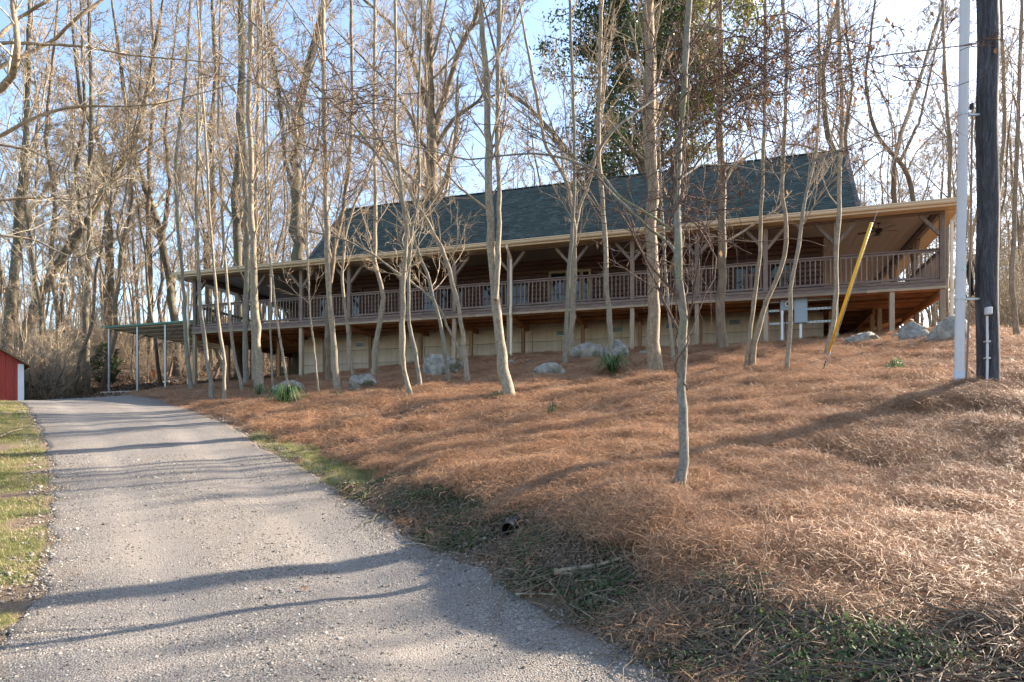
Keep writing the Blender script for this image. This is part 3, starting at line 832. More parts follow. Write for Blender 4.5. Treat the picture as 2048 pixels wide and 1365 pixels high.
# upper posts, knee braces, headers
UP = [0.07, 3.2, 5.43, 7.73, 10.03, 12.3, 14.8, 17.1, 19.45, 21.9, 24.25, 26.7, 29.93]
for i, u in enumerate(UP):
    x = -u
    hb('porch_post', x - .075, x + .075, 0.0, .15, FLOOR + .002, HDRB, M['wood_grey'])
    for s_ in (-1, 1):
        if (i == 0 and s_ == 1) or (i == len(UP) - 1 and s_ == -1): continue
        MB().bar((x + s_ * .06, .075, HDRB - .68), (x + s_ * .62, .075, HDRB - .02), .10, .11, (0, 1, 0)).build('knee_brace', M['wood_grey'], house)
for x, yy in ((XR - .07, (3.6, 7.2, 10.5, 13.1)), (XL + .07, (3.6, 7.2, 10.5, 13.1))):
    for y in yy:
        hb('porch_post', x - .075, x + .075, y - .075, y + .075, FLOOR + .002, HDRB, M['wood_grey'])
        for s_ in (-1, 1): MB().bar((x, y + s_ * .06, HDRB - .68), (x, y + s_ * .62, HDRB - .02), .10, .11, (1, 0, 0)).build('knee_brace', M['wood_grey'], house)
hb('header_beam', XL, XR, .01, .14, HDRB + .002, HDRB + .24, M['wood_grey_h'])
hb('header_beam', XR - .14, XR, .142, DB, HDRB + .002, HDRB + .24, M['wood_grey_h'])
hb('header_beam', XL, XL + .14, .142, DB, HDRB + .002, HDRB + .24, M['wood_grey_h'])
# tan end-porch ceiling boards
for x0, x1 in ((WR + .03, XR - .15), (XL + .15, WL - .03)):
    n = 11; w_ = (x1 - x0) / n
    for i in range(n): hb('ceiling_board', x0 + i * w_ + .004, x0 + (i + 1) * w_ - .004, WF + .01, DB, CEIL - .02, CEIL, M['ceiling'], bev=.003)
for j in range(8):
    w_ = (WF - .15) / 8
    hb('ceiling_board', XL + .15, XR - .15, .152 + j * w_ + .003, .152 + (j + 1) * w_ - .003, CEIL - .02, CEIL, M['ceiling'], bev=.003)
# railings
def railing(ax, ay, bx_, by_, zoff=0, skip=()):
    A, B = Vector((ax, ay, 0)), Vector((bx_, by_, 0)); L = (B - A).length; n = max(1, round(L / .156)); d = (B - A) / n; ang = math.atan2(d.y, d.x)
    me = cbox('baluster', .036, .036, .86, M['wood_grey'], .003)
    for i in range(n):
        p = A + d * (i + .5)
        obj('baluster', me, house, (p.x, p.y, FLOOR + .56), (random.gauss(0, .006), random.gauss(0, .012), ang + random.gauss(0, .05)))
    mid = (A + B) / 2
    obj('top_rail', cbox('top_rail', L, .13, .038, M['wood_grey_h']), house, (mid.x, mid.y, RAILT), (0, 0, ang))
    obj('sub_rail', cbox('sub_rail', L, .038, .075, M['wood_grey_h']), house, (mid.x, mid.y, RAILT - .06), (0, 0, ang))
    obj('bottom_rail', cbox('bottom_rail', L, .05, .075, M['wood_grey_h']), house, (mid.x, mid.y, FLOOR + .14), (0, 0, ang))
us = UP
for i in range(len(us) - 1): railing(-us[i + 1] + .078, .075, -us[i] - .078, .075)
for x in (XR - .07, XL + .07):
    yy = [.15, 3.6, 7.2, 10.5, 13.1]
    for i in range(3 if x > -1 else 4): railing(x, yy[i] + .08, x, yy[i + 1] - .08)
# stair railing at the right rear, running down the bank
stair = Vector
tp, bp = (XR + .5, 6.3, 6.55), (XR + .5, 11.5, 6.1)
for k in range(16):
    t = k / 15; z = 5.5 + .75 * t
    hb('stair_baluster', .55, .59, 5.6 + t * 2.6, 5.64 + t * 2.6, z - .1, z + .75, M['wood_tan'])
MB().bar((.57, 5.5, 6.24), (.57, 8.3, 7.02), .09, .05).build('stair_rail', M['wood_tan'], house)
MB().bar((.57, 5.5, 5.42), (.57, 8.3, 6.2), .05, .2).build('stair_stringer', M['wood_tan'], house)
# porch roof, gutter, fascia, soffit
OVR = .55
pr = MB()
a = [(XL - OVR, -OVR, EAVE), (XR + OVR, -OVR, EAVE), (XR + OVR, DB + OVR, EAVE), (XL - OVR, DB + OVR, EAVE)]
RXL, RXR = -26.1, -2.02
b = [(RXL, WF, 9.80), (RXR, WF, 9.80), (RXR, 10.4, 9.80), (RXL, 10.4, 9.80)]
lo = [(p[0], p[1], p[2] - .03) for p in a]
hi = [(p[0], p[1], 9.5) for p in b]
pr.add(a + b + lo + hi, [(0,1,5,4),(1,2,6,5),(2,3,7,6),(3,0,4,7),(4,5,6,7),(8,12,13,9),(9,13,14,10),(10,14,15,11),(11,15,12,8),(12,15,14,13),(0,8,9,1),(1,9,10,2),(2,10,11,3),(3,11,8,0)])
pr.build('porch_roof', M['shingle'], house)
prof = [(-OVR, 9.04), (-OVR - .03, 9.04), (-OVR - .09, 9.05), (-OVR - .12, 9.09), (-OVR - .12, 9.13), (-OVR - .145, 9.155), (-OVR - .145, 9.185), (-OVR - .13, 9.185), (-OVR - .13, 9.16), (-OVR - .105, 9.13), (-OVR - .1, 9.07), (-OVR - .02, 9.06), (-OVR - .02, 9.18), (-OVR, 9.18)]
ends = [XR + OVR - i * (31.1 / 5) for i in range(6)]
for i in range(5):
    MB().prism(prof, ends[i + 1] + .001, ends[i] - .001).build('gutter', M['cream'], house)
hb('fascia', XL - OVR, XR + OVR, -OVR + .002, -OVR + .03, 8.98, 9.18, M['cream'])
hb('fascia', XR + OVR - .03, XR + OVR - .001, -OVR + .032, DB + OVR, 8.98, 9.17, M['cream'])
hb('fascia', XL - OVR + .001, XL - OVR + .03, -OVR + .032, DB + OVR, 8.98, 9.17, M['cream'])
for j in range(5):
    hb('soffit_strip', XL - OVR + .032, XR + OVR - .032, -OVR + .034 + j * .105, -OVR + .034 + (j + 1) * .105 - .006, 8.985 + j * .008, 9.0 + j * .008, M['soffit'], bev=.002)
for x0, x1 in ((XR + .002, XR + OVR - .032), (XL - OVR + .032, XL - .002)):
    hb('soffit_strip', x0, x1, 0.01, DB, 9.0, 9.015, M['soffit'], bev=.002)
# downspouts
def downspout(x, top, bot, side=0):
    m_ = MB()
    pts = [(x, -OVR - .05, 9.06), (x, -OVR - .05, 8.93), (x + side, -.14, 8.62), (x + side, -.14, FLOOR + .12), (x + side, -.19, FLOOR - .02), (x + side, -.19, FLOOR - .3), (x + side, -.14, FLOOR - .42), (x + side, -.14, bot)]
    m_.tube(pts, .052, 8)
    return m_.build('downspout', M['downspout'], house)
downspout(hx_at(1014, -.6), 9.1, gz_house(-14.5, -.14) + .04, hx_at(1022, -.14) - hx_at(1014, -.6))
downspout(XR + .40, 9.1, gz_house(.2, -.14) + .1, -.25)
downspout(XL - .35, 9.1, gz_house(-30.1, -.14) + .03, .22)
# main roof: gable with one thousand-odd shingles in stepped courses on the front
RZ0, RIDGE, RY0, RYM = 9.70, 13.85, WF - .02, 6.5
mr = MB()
mr.prism([(RY0, RZ0), (RYM, RIDGE), (10.42, RZ0)], RXL, RXR, 'x')
roof = mr.build('roof', M['dark_metal'], house)
for xx in (RXL - .03, RXR):
  for _s in (0, 1):
    g1 = MB()
    g1.bar((xx + .015, 10.45 if _s else RY0 - .05, RZ0 - .05), (xx + .015, RYM, RIDGE + .02), .03, .16, (1, 0, 0))
    g1.build('rake_board', M['wood_grey_h'], roof)
sh = MB(); sl = math.hypot(RYM - RY0, RIDGE - RZ0); ncs = 38; th = math.atan2(RIDGE - RZ0, RYM - RY0)
rs = random.Random(3)
V_, Q_ = [], []
for side in (0, 1):
    for k in range(ncs):
        s0 = k * sl / ncs - .012; s1 = (k + 1) * sl / ncs
        x = RXL - .04 - rs.uniform(0, .25)
        while x < RXR + .04:
            wsh = rs.choice((.16, .22, .3, .34)); x0_, x1_ = max(x, RXL - .04), min(x + wsh - .008, RXR + .04); x += wsh
            if x1_ - x0_ < .02: continue
            o0 = .020 + rs.choice((0, .009, .018)); o1 = .004
            def pt(xx, s, o):
                y = RY0 + math.cos(th) * s - math.sin(th) * o; z = RZ0 + math.sin(th) * s + math.cos(th) * o
                return (xx, y if side == 0 else 2 * RYM - y, z)
            b0 = len(V_)
            V_ += [pt(x0_, s0, o0), pt(x1_, s0, o0), pt(x1_, s1, o1), pt(x0_, s1, o1), pt(x0_, s0, .001), pt(x1_, s0, .001)]
            Q_ += [(b0, b0+1, b0+2, b0+3), (b0, b0+4, b0+5, b0+1)]
so_ = obj('shingles', mesh_np('shingles', V_, Q_, mat=M['shingle']), roof); tag(so_, kind='stuff')
nc = 80
for i in range(nc):
    w_ = (RXR - RXL) / nc
    obj('ridge_cap', cbox('ridge_cap', w_ - .01, .2, .035, M['shingle'], .008), roof, (RXL + (i + .5) * w_, RYM, RIDGE + .035), (0, R(2.2), 0))
vx = hx_at(1277, 3.9)
vzz = RZ0 + math.tan(th) * (3.9 - RY0)
MB().tube([(vx, 3.9, vzz - .1), (vx, 3.9, vzz + .45)], .05, 10).build('roof_vent_pipe', M['green_metal'], roof)
# ceiling fan
fx, fy = hx_at(1757, 1.5), 1.5
fan = empty('ceiling_fan', (fx, fy, CEIL - .02)); fan.parent = house
MB().tube([(0, 0, 0), (0, 0, -.03), (0, 0, -.05)], [.07, .06, .02], 12).build('canopy_cap', M['dark_metal'], fan)
MB().tube([(0, 0, -.05), (0, 0, -.2)], .013, 8).build('down_rod', M['dark_metal'], fan)
MB().tube([(0, 0, -.19), (0, 0, -.22), (0, 0, -.30), (0, 0, -.34)], [.05, .12, .12, .06], 14).build('motor', M['dark_metal'], fan)
MB().tube([(0, 0, -.34), (0, 0, -.38), (0, 0, -.43), (0, 0, -.45)], [.04, .09, .075, .02], 12).build('lamp_bowl', M['glass'], fan)
bl = MB().prism([(.12, -.03), (.22, -.045), (.62, -.075), (.66, -.05), (.66, .05), (.62, .075), (.22, .045), (.12, .03)], -.006, .006, 'z').mesh('blade', M['dark_metal'])
for k in range(5): obj('blade', bl, fan, (0, 0, -.27), (R(12), 0, R(72 * k + 18)))

# rocking chairs on the porch, seen through the railing
def chair(px, y, label, rz):
    x = hx_at(px, y); p = HW(x, y, FLOOR + .002)
    c = empty('rocking_chair', p, rz); tag(c, label, 'rocking chair', 'rocking chairs on the porch')
    wm = M['wood_grey']
    s_ = MB(); 
    for k in range(6): s_.box(-.25, .25, -.25 + k * .085, -.175 + k * .085, .40, .42)
    s_.build('seat', wm, c)
    for k in range(6): MB().bar((-.21 + k * .084, .24, .42), (-.21 + k * .084, .42, 1.12), .05, .015, (0, 1, 0)).build('back_slat', wm, c)
    MB().bar((-.27, .42, 1.12), (.27, .42, 1.12), .03, .09).build('head_rail', wm, c)
    for sx_ in (-1, 1):
        MB().tube([(sx_ * .27, -.45, .10), (sx_ * .27, -.2, .035), (sx_ * .27, .1, .025), (sx_ * .27, .4, .07), (sx_ * .27, .6, .15)], .02, 6).build('rocker', wm, c)
        MB().bar((sx_ * .27, -.24, .05), (sx_ * .27, -.24, .62), .04, .04).build('leg', wm, c)
        MB().bar((sx_ * .27, .24, .05), (sx_ * .27, .24, .62), .04, .04).build('leg', wm, c)
        MB().bar((sx_ * .28, -.32, .64), (sx_ * .28, .33, .64), .09, .025).build('armrest', wm, c)
chair(1500, 1.7, 'grey wooden rocking chair before the left of the two wide right-hand windows', PHI + .1)
chair(1560, 1.7, 'grey wooden rocking chair before the right of the two wide right-hand windows', PHI - .15)

# ------------------------------------------------------------------ electric meter rack under the deck
mk = empty('meter_rack', HW(hx_at(1600, .35), .35, 0), PHI)
tag(mk, 'galvanised strut rack with electric meter and grey boxes below the deck', 'meter rack')
inv = HM.inverted(); bx0 = hx_at(1600, .35)
def mk_pt(px, py, y=.35): x, z = hz_at(px, py, y); return x - bx0, z
for yy in (601, 619, 645):
    a = mk_pt(1534, yy + 4); b = mk_pt(1668, yy - 4)
    zc = (a[1] + b[1]) / 2
    s_ = MB().box(a[0], b[0], .03, .06, zc - .035, zc + .035).build('strut_channel', M['galv'], mk)
    h_ = MB(); n = 18
    for i in range(n):
        xx = a[0] + (i + .5) * (b[0] - a[0]) / n
        h_.box(xx - .03, xx + .03, .024, .029, zc - .010, zc + .010)
    hh = h_.build('channel_slots', M['black'], s_)
for px in (1533,):
    a = mk_pt(px, 603); x_ = a[0]
    MB().box(x_ - .06, x_ + .06, .062, .12, 4.7, a[1]).build('strut_upright', M['galv'], mk)
    MB().box(x_ - .05, x_ + .05, -.02, .02, a[1] - .35, a[1] - .05).build('splice_box', M['dark_metal'], mk)
    MB().tube([(x_ + .07, 0, a[1] - .5), (x_ + .1, -.01, a[1] - .9), (x_ + .12, 0, a[1] - 1.3), (x_ + .2, 0, 4.88)], .012, 6).build('orange_cable', M['orange'], mk)
x0, z0 = mk_pt(1560, 622); x1, z1 = mk_pt(1590, 600)
mb = MB().box(x0, x1, -.10, .029, z0, z1).build('meter_box', M['box_grey'], mk, bevel=.01)
cxm, czm = (x0 + x1) / 2, (z0 + z1) / 2 + .01
dial = MB().tube([(cxm, -.10, czm), (cxm, -.12, czm), (cxm, -.19, czm), (cxm, -.205, czm)], [.10, .095, .085, .05], 18).build('meter_dial', M['white'], mb)
MB().tube([(cxm, -.2055, czm), (cxm, -.212, czm)], [.06, .058], 14).build('meter_face', M['dark_metal'], mb)
x0, z0 = mk_pt(1588, 648); x1, z1 = mk_pt(1614, 597)
pb = MB().box(x0, x1, -.16, .028, z0, z1).build('breaker_panel', M['box_grey'], mk, bevel=.008)
MB().box(x0 + .03, x1 - .03, -.168, -.160, z0 + .03, z1 - .03).build('panel_door', M['box_grey'], pb)
MB().box(x1 - .06, x1 - .04, -.178, -.168, (z0 + z1) / 2 - .03, (z0 + z1) / 2 + .03).build('latch', M['galv'], pb)
for px, top, bot in ((1564, 622, 695), (1601, 648, 688)):
    a = mk_pt(px, top); b = mk_pt(px, bot)
    gg = gz_house(a[0] + bx0, .3) - .05
    MB().tube([(a[0], -.04, a[1]), (a[0], -.04, a[1] - .15), (a[0], -.04, a[1] - .16), (a[0], -.04, gg + .3), (a[0], -.04, gg + .301), (a[0], -.04, gg)], [.05, .05, .043, .043, .05, .05], 12).build('conduit', M['white'], mk)
a = mk_pt(1571, 622)
MB().tube([(a[0], -.02, a[1]), (a[0], -.01, 5.4), (a[0] + .05, 0, 4.9)], .014, 6).build('ground_wire', M['dark_metal'], mk)
# ladder frame beside the wall and cables are part of the rack
m_ = mk_pt(1640, 690, WF)

# ------------------------------------------------------------------ utility pole, mast, guy
pp, pd = gp(1975, 779)
pole = empty('utility_pole', (pp.x, pp.y, pp.z)); tag(pole, 'thick dark weathered wooden utility pole at the right edge', 'utility pole')
def pole_mat():
    t = NT('creosoted_pole_wood')
    v = t.coord('Object', (1, 1, .12)); f = t.noise(v, 22, 7, .75, .8); f2 = t.noise(t.coord('Object'), 2, 4)
    c = t.ramp(f, [(.35, (.018, .018, .022)), (.52, (.055, .055, .064)), (.7, (.13, .13, .145))])
    c = t.mix(t.ramp(f2, [(.55, (0, 0, 0)), (.72, (.7, .7, .7))]), c, (.045, .06, .035))
    return t.out(c, .85, t.bump(f, .8, .02))
M['pole'] = pole_mat()
PR = 19 * pd / F
r_ = random.Random(5)
K = 30
MB().tube([(0.012 * math.sin(i), 0, -.3 + i * 11.3 / (K - 1)) for i in range(K)], [PR * (1.06 - .15 * i / K) for i in range(K)], 24).build('shaft', M['pole'], pole, smooth=True)
# pale knot scar
# grey box and small conduit
bxp = P(1960, 627, pd); pl = Vector((bxp.x - pp.x, -PR - .03, bxp.z - pp.z))
jb = MB().box(-.042, .042, -.045, .03, -.055, .055).build('junction_box', M['pvc'], pole, loc=pl, bevel=.01)
MB().tube([(pl.x + .0, -PR - .01, pl.z - .07), (pl.x, -PR - .015, pl.z - .4), (pl.x, -PR - .015, .35), (pl.x - .01, -PR - .015, -.02)], .017, 10).build('small_conduit', M['pvc'], pole)
for zz in (pl.z - .45, .45):
    MB().box(pl.x - .035, pl.x + .035, -PR - .04, -PR + .02, zz - .012, zz + .012).build('strap', M['galv'], pole)
def wire(pts, r, parent, mat=M['black'], name='cable', n=6):
    # catmull smoothing
    pts = [Vector(p) for p in pts]; out = []
    for i in range(len(pts) - 1):
        p0 = pts[max(i - 1, 0)]; p1 = pts[i]; p2 = pts[i + 1]; p3 = pts[min(i + 2, len(pts) - 1)]
        for k in range(5):
            t = k / 5; out.append(.5 * ((2 * p1) + (-p0 + p2) * t + (2 * p0 - 5 * p1 + 4 * p2 - p3) * t * t + (-p0 + 3 * p1 - 3 * p2 + p3) * t ** 3))
    out.append(pts[-1])
    return MB().tube(out, r, n).build(name, mat, parent)
def lp(px, py, off=0.0):
    q = P(px, py, pd); return (q.x - pp.x, off, q.z - pp.z)
wire([lp(1963, 560, -PR - .01), lp(1966, 600, -PR - .02), lp(1978, 628, -PR - .02), lp(1974, 655, -PR - .02), lp(1966, 663, -PR - .02), lp(1962, 640, -PR - .02)], .006, pole)
wire([lp(1936, 190, 0), lp(1932, 330, -.02), lp(1924, 450, -.1), lp(1922, 520, -.1), lp(1926, 580, -.05), lp(1936, 606, -.02), lp(1948, 616, 0)], .006, pole)
for k in range(7):
    a_ = r_.uniform(-.06, .06)
    wire([lp(1938 + k, 520 + 3 * k, a_), lp(1935 + 2 * k, 540 + k * 3, a_), lp(1940 + 2 * k, 575 + k * 2, a_), lp(1948 - k, 590, a_), lp(1944 + k, 560, a_), lp(1940, 525, a_)], .008, pole)
# mast
mp = P(1918, 779, pd - .05); mgz = Hs(mp.x, mp.y)
mast = empty('service_mast', (mp.x, mp.y, mgz)); tag(mast, 'tall pale grey plastic conduit mast left of the utility pole', 'conduit mast')
mr_ = 9.1 * pd / F
tilt = (1930 - 1918) / 780 
def mastx(z): return z * tilt
MB().tube([(mastx(z), 0, z) for z in (-.1, .05, 3, 6, 9.5)], mr_, 16).build('pipe', M['pvc'], mast, smooth=True)
MB().tube([(mastx(z), 0, z) for z in (.02, .24)], mr_ * 1.16, 16).build('coupling', M['pvc'], mast, smooth=True)
MB().tube([(mastx(z), 0, z) for z in (1.75, 1.79)], mr_ * 1.1, 16).build('pipe_clamp', M['galv'], mast)
for zz in (1.33, 4.1):
    MB().tube([(mastx(zz), 0, zz - .015), (mastx(zz), 0, zz + .015)], mr_ * 1.12, 16).build('pipe_clamp', M['galv'], mast)
    MB().bar((mastx(zz) + mr_, 0, zz), (pp.x - mp.x - PR * .9, .02, zz + .01), .03, .03).build('standoff_bracket', M['galv'], mast)
MB().tube([(.12, .03, -.05), (.17, .03, 1.2), (.2, .03, 2.6), (.22, .03, 4.2)], .014, 8).build('tan_rod', M['wood_tan'], mast)
MB().tube([(.21, .03, 4.2), (.21, .03, 4.28)], [.03, .028], 10).build('rod_cap', M['dark_metal'], mast)
# guy wire
ga, gd = gp(1643, 747)
gt = Vector((pp.x, pp.y, pp.z + 7.8))
guy = empty('guy_wire', ga); tag(guy, 'thin steel guy cable with a yellow marker sleeve anchored in the slope', 'guy wire')
dv = (gt - ga)
MB().tube([(0, 0, -.2), tuple(dv)], .006, 6).build('cable', M['galv'], guy)
MB().tube([tuple(dv * .005 - Vector((0, 0, .05))), tuple(dv * .035)], .011, 6).build('anchor_rod', M['dark_metal'], guy)
def tpar(py):
    lo, hi = 0.0, 1.0
    for _ in range(40):
        m = (lo + hi) / 2; q = ga + dv * m
        if HY - (q.z - EYE) / q.y * F > py: lo = m
        else: hi = m
    return lo
t0, t1 = tpar(703), tpar(446)
MB().tube([tuple(dv * t0), tuple(dv * t1)], .029, 12).build('marker_sleeve', M['yellow'], guy, smooth=True)
MB().bar(tuple(dv * (t0 - .01)), tuple(dv * (t0 + .03)), .03, .05).build('cable_clamp', M['galv'], guy)

# ------------------------------------------------------------------ drain pipe in the bank
dp, dd = gp(1024, 1050)
dr = empty('drain_pipe', dp); tag(dr, 'black corrugated drain pipe end poking out of the bank', 'drain pipe')
rr = 13.5 * dd / F
ring = []
m_ = MB(); n = 20; L_ = 8
v = []; f = []
dirp = Vector((.25, 1, .1)).normalized()
def ringp(c, r): 
    u = Vector((1, -.25, 0)).normalized(); w_ = dirp.cross(u)
    return [c + (u * math.cos(2*math.pi*k/n) + w_ * math.sin(2*math.pi*k/n)) * r for k in range(n)]
prof_ = [(.5, .8), (-.10, .84)] + [(-.17, .84), (-.17, 1.0)] + [(-.16 + i * .02, 1.0 + (.07 if i % 2 else 0)) for i in range(0, 20)]
for (s_, r__) in prof_: v += ringp(Vector((0, -.05, .0)) + dirp * s_, rr * r__)
f = [(i*n+k, i*n+(k+1)%n, (i+1)*n+(k+1)%n, (i+1)*n+k) for i in range(len(prof_)-1) for k in range(n)]
m_.add(v, f).build('pipe_wall', M['black'], dr)

# ------------------------------------------------------------------ carport
cpd = empty('carport', P(275, 786, 33.5)); tag(cpd, 'open metal carport with green roof edge on slim square posts', 'carport')
c0 = cpd.location
CZ0 = Hs(c0.x, c0.y) 
def cl(v): return Vector(v) - c0
ftop = lambda px, py, d: P(px, py, d)
# front eave from (208,655) to (382,636) seen edge on; roof runs away to the right rear, dropping
A = P(207, 654, 34.2)
ax_n = Vector((.952, -.307, 0)).normalized(); back = Vector((.307, .952, 0)).normalized()
B = A + ax_n * 6.4; ax_ = B - A
W_, D_ = 6.4, 8.2
drop = .05
nsh = 9
for i in range(nsh):
    a0 = A + ax_n * (W_ * i / nsh); a1 = A + ax_n * (W_ * (i + 1) / nsh - .01)
    m_ = MB()
    q = [a0, a1, a1 + back * D_ - Vector((0, 0, drop)), a0 + back * D_ - Vector((0, 0, drop))]
    m_.add([cl(p) for p in q] + [cl(p - Vector((0, 0, .02))) for p in q], [(0,1,2,3),(7,6,5,4),(0,4,5,1),(1,5,6,2),(2,6,7,3),(3,7,4,0)])
    m_.build('roof_sheet', M['pale_metal'], cpd)
    MB().bar(cl(a0 + Vector((0, 0, .02))), cl(a0 + back * D_ + Vector((0, 0, .02 - drop))), .06, .03).build('roof_rib', M['green_metal'], cpd)
MB().bar(cl(A - ax_n * .05 - back * .03 + Vector((0, 0, -.03))), cl(B - back * .03 + Vector((0, 0, -.01))), .05, .09).build('eave_trim', M['green_metal'], cpd)
m_ = MB().bar(cl(A - ax_n * .05 + Vector((0, 0, .01))), cl(A - ax_n * .05 + back * D_ + Vector((0, 0, -drop))), .05, .12).build('eave_trim', M['green_metal'], cpd)
for k in range(9):
    o_ = back * (.3 + k * .93) - Vector((0, 0, drop * (.3 + k * .93) / D_ + .06))
    MB().bar(cl(A + o_), cl(B + o_), .05, .07).build('purlin', M['pale_metal'], cpd)
def cpost(px, d):
    p = P(px, 700, d); g = Hs(p.x, p.y)
    rel = Vector((p.x, p.y, 0)) - Vector((A.x, A.y, 0)); tb = max(0, rel.dot(back))
    top = A.z - .07 - drop * tb / D_
    MB().bar(cl((p.x, p.y, g - .1)), cl((p.x, p.y, top)), .062, .062, (0, 1, 0)).build('post', M['galv'], cpd)
    return Vector((p.x, p.y, top))
posts = []
for t in (.035, .32, .59, .87):
    p = A + ax_n * (W_ * t) + back * .12
    posts.append(p); g = Hs(p.x, p.y)
    MB().bar(cl((p.x, p.y, g - .2)), cl((p.x, p.y, A.z - .08)), .075, .075, (0, 1, 0)).build('post', M['galv'], cpd)
    if t > .1:
        MB().bar(cl((p.x, p.y, A.z - .75)), cl(p + back * .75 + Vector((0, 0, -.18))), .05, .05).build('brace', M['galv'], cpd)
for t in (.06, .5, .97):
    p = A + ax_n * (W_ * t) + back * (D_ - .2); g = Hs(p.x, p.y)
    MB().bar(cl((p.x, p.y, g - .2)), cl((p.x, p.y, A.z - drop - .08)), .075, .075, (0, 1, 0)).build('post', M['galv'], cpd)
    MB().bar(cl((p.x, p.y, A.z - drop - .75)), cl(p - back * .6 + Vector((0, 0, -drop - .1))), .05, .05).build('brace', M['galv'], cpd)
# slab
s0 = A + back * -.1; s1 = B + back * -.1
m_ = MB()
zt = max(Hs(posts[0].x, posts[0].y), Hs(posts[1].x, posts[1].y), 4.0) + .08
q = [A - ax_n * .1 - back * .1, A + ax_n * (W_ * .56) - back * .1, A + ax_n * (W_ * .56) + back * 5.6, A - ax_n * .1 + back * 5.6]
v = [cl((p.x, p.y, zt)) for p in q] + [cl((p.x, p.y, zt - .6)) for p in q]
m_.add(v, [(0,1,2,3),(7,6,5,4),(0,4,5,1),(1,5,6,2),(2,6,7,3),(3,7,4,0)]).build('slab', M['concrete'], cpd)

# ------------------------------------------------------------------ red shed
SD = 29.0
sc0 = P(47, 790, SD); sc0.z = 2.9
RS = R(42)
shed = empty('red_shed', sc0, RS); tag(shed, 'small red boarded shed with white corner trim behind the crest', 'shed')
eav = EYE + (HY - 728) / F * SD - sc0.z
pk = eav + 1.35
n = 14; SW = 4.4
for i in range(n):
    x1 = -i * SW / n; x0 = x1 - SW / n + .01
    def zz(x): return eav + (pk - eav) * (1 - abs(x + SW / 2) / (SW / 2))
    m_ = MB(); m_.prism([(x0, -.1), (x1, -.1), (x1, zz(x1)), (x0, zz(x0))], 0, .03, 'y')
    m_.build('board', M['red'], shed)
for i in range(12):
    MB().box(-.03, 0, .04 + i * .3, .33 + i * .3, -.1, eav).build('board', M['red'], shed)
MB().box(-.20, .012, -.02, -.002, -.1, eav - .02).build('corner_trim', M['white'], shed)
MB().box(.002, .02, 0, .16, -.1, eav - .02).build('corner_trim', M['white'], shed)
m_ = MB()
for s_ in (1, -1):
    xe = .22 if s_ == 1 else -SW - .22; ze = eav - .13
    v = [(xe, -.25, ze), (-SW/2, -.25, pk + .03), (-SW/2, 3.9, pk + .03), (xe, 3.9, ze)]
    m_.add(v + [(a_, b_, c_ + .07) for a_, b_, c_ in v], [(0,1,2,3),(7,6,5,4),(0,4,5,1),(1,5,6,2),(2,6,7,3),(3,7,4,0)])
m_.build('roof', M['wood_post'], shed)

# ------------------------------------------------------------------ boulders
def boulder(x0, x1, ytop, ybase, label, seed, mossy=False, dpt=.8, name='boulder', angular=.5):
    cx_ = (x0 + x1) / 2; p, d = gp(cx_, ybase - 3)
    wd = (x1 - x0) * d / F * (1.08 if 1 < seed and x0 < 1600 else 1.0); hg = (ybase - ytop) * d / F * (1.0 if seed == 1 else 1.18 if x0 < 1600 else .98)
    import bmesh
    bm = bmesh.new(); bmesh.ops.create_icosphere(bm, subdivisions=4, radius=1)
    r = np.random.default_rng(seed)
    pl = r.normal(0, 1, (16, 3)); pl /= np.linalg.norm(pl, axis=1)[:, None]; dist = r.uniform(.5, .88, 16)
    co = np.array([v.co[:] for v in bm.verts])
    for n_, d_ in zip(pl, dist):
        s_ = co @ n_; over = np.maximum(s_ - d_, 0); co -= over[:, None] * n_ * (.55 + .45 * angular)
    from mathutils import noise as mn_
    off = Vector((seed * 3.1, seed * 1.7, 0))
    dsp = np.array([.16 * mn_.noise(Vector(c) * 1.6 + off) + .11 * (1 - abs(mn_.noise(Vector(c) * 3.1 + off)) * 2.5) + .05 * mn_.noise(Vector(c) * 8 + off) for c in co])
    crk = np.array([min(1.0, abs(mn_.noise(Vector((c[0] * 1.2, c[1] * 1.2, c[2] * 3.2)) + off * 2)) * 9) for c in co])
    co *= (1 + dsp * (.55 + .6 * angular) - .075 * (1 - crk))[:, None]
    mn, mx = co.min(0), co.max(0)
    co = (co - (mn + mx) / 2) / (mx - mn)
    co[:, 0] *= wd; co[:, 1] *= wd * dpt; co[:, 2] = (co[:, 2] + .5) * (hg * 1.4) - hg * .4
    for v, c_ in zip(bm.verts, co): v.co = c_
    me = bpy.data.meshes.new(name); bm.to_mesh(me); bm.free(); me.materials.append(M['rock'])
    me.polygons.foreach_set('use_smooth', [True] * len(me.polygons))
    try: me.set_sharp_from_angle(angle=R(28))
    except Exception: pass
    o = obj(name, me, loc=(p.x, p.y + wd * dpt * .3, p.z)); tag(o, label, 'rock', 'limestone boulders along the slope')
boulder(840, 926, 708, 756, 'largest grey boulder, with mossy face, left of the pale downspout', 1, dpt=.7)
boulder(695, 757, 754, 787, 'pointed grey boulder beside the bent pale sapling on the left', 2, angular=.9)
boulder(1070, 1130, 731, 759, 'smooth rounded pale boulder alone in the straw', 3, angular=.2)
boulder(1146, 1218, 694, 727, 'broad cracked boulder behind the right strap-leaf plant', 4)
boulder(1212, 1258, 686, 724, 'upright pointed grey boulder right of the slender straight tree', 5)
boulder(545, 588, 738, 759, 'small grey boulder under the left end of the foundation', 6)
boulder(540, 604, 767, 793, 'low pale boulder with strap leaves draped before it', 7, angular=.3)
boulder(672, 692, 733, 752, 'small mossy stone by the foundation on the left', 8)
boulder(1274, 1298, 705, 717, 'small mossy stone just left of the thickest slope tree', 9)
boulder(1370, 1392, 702, 709, 'small flat whitish stone behind the vine-wrapped tree', 10)
boulder(1017, 1030, 724, 735, 'tiny stone at the foot of the pale downspout', 12)
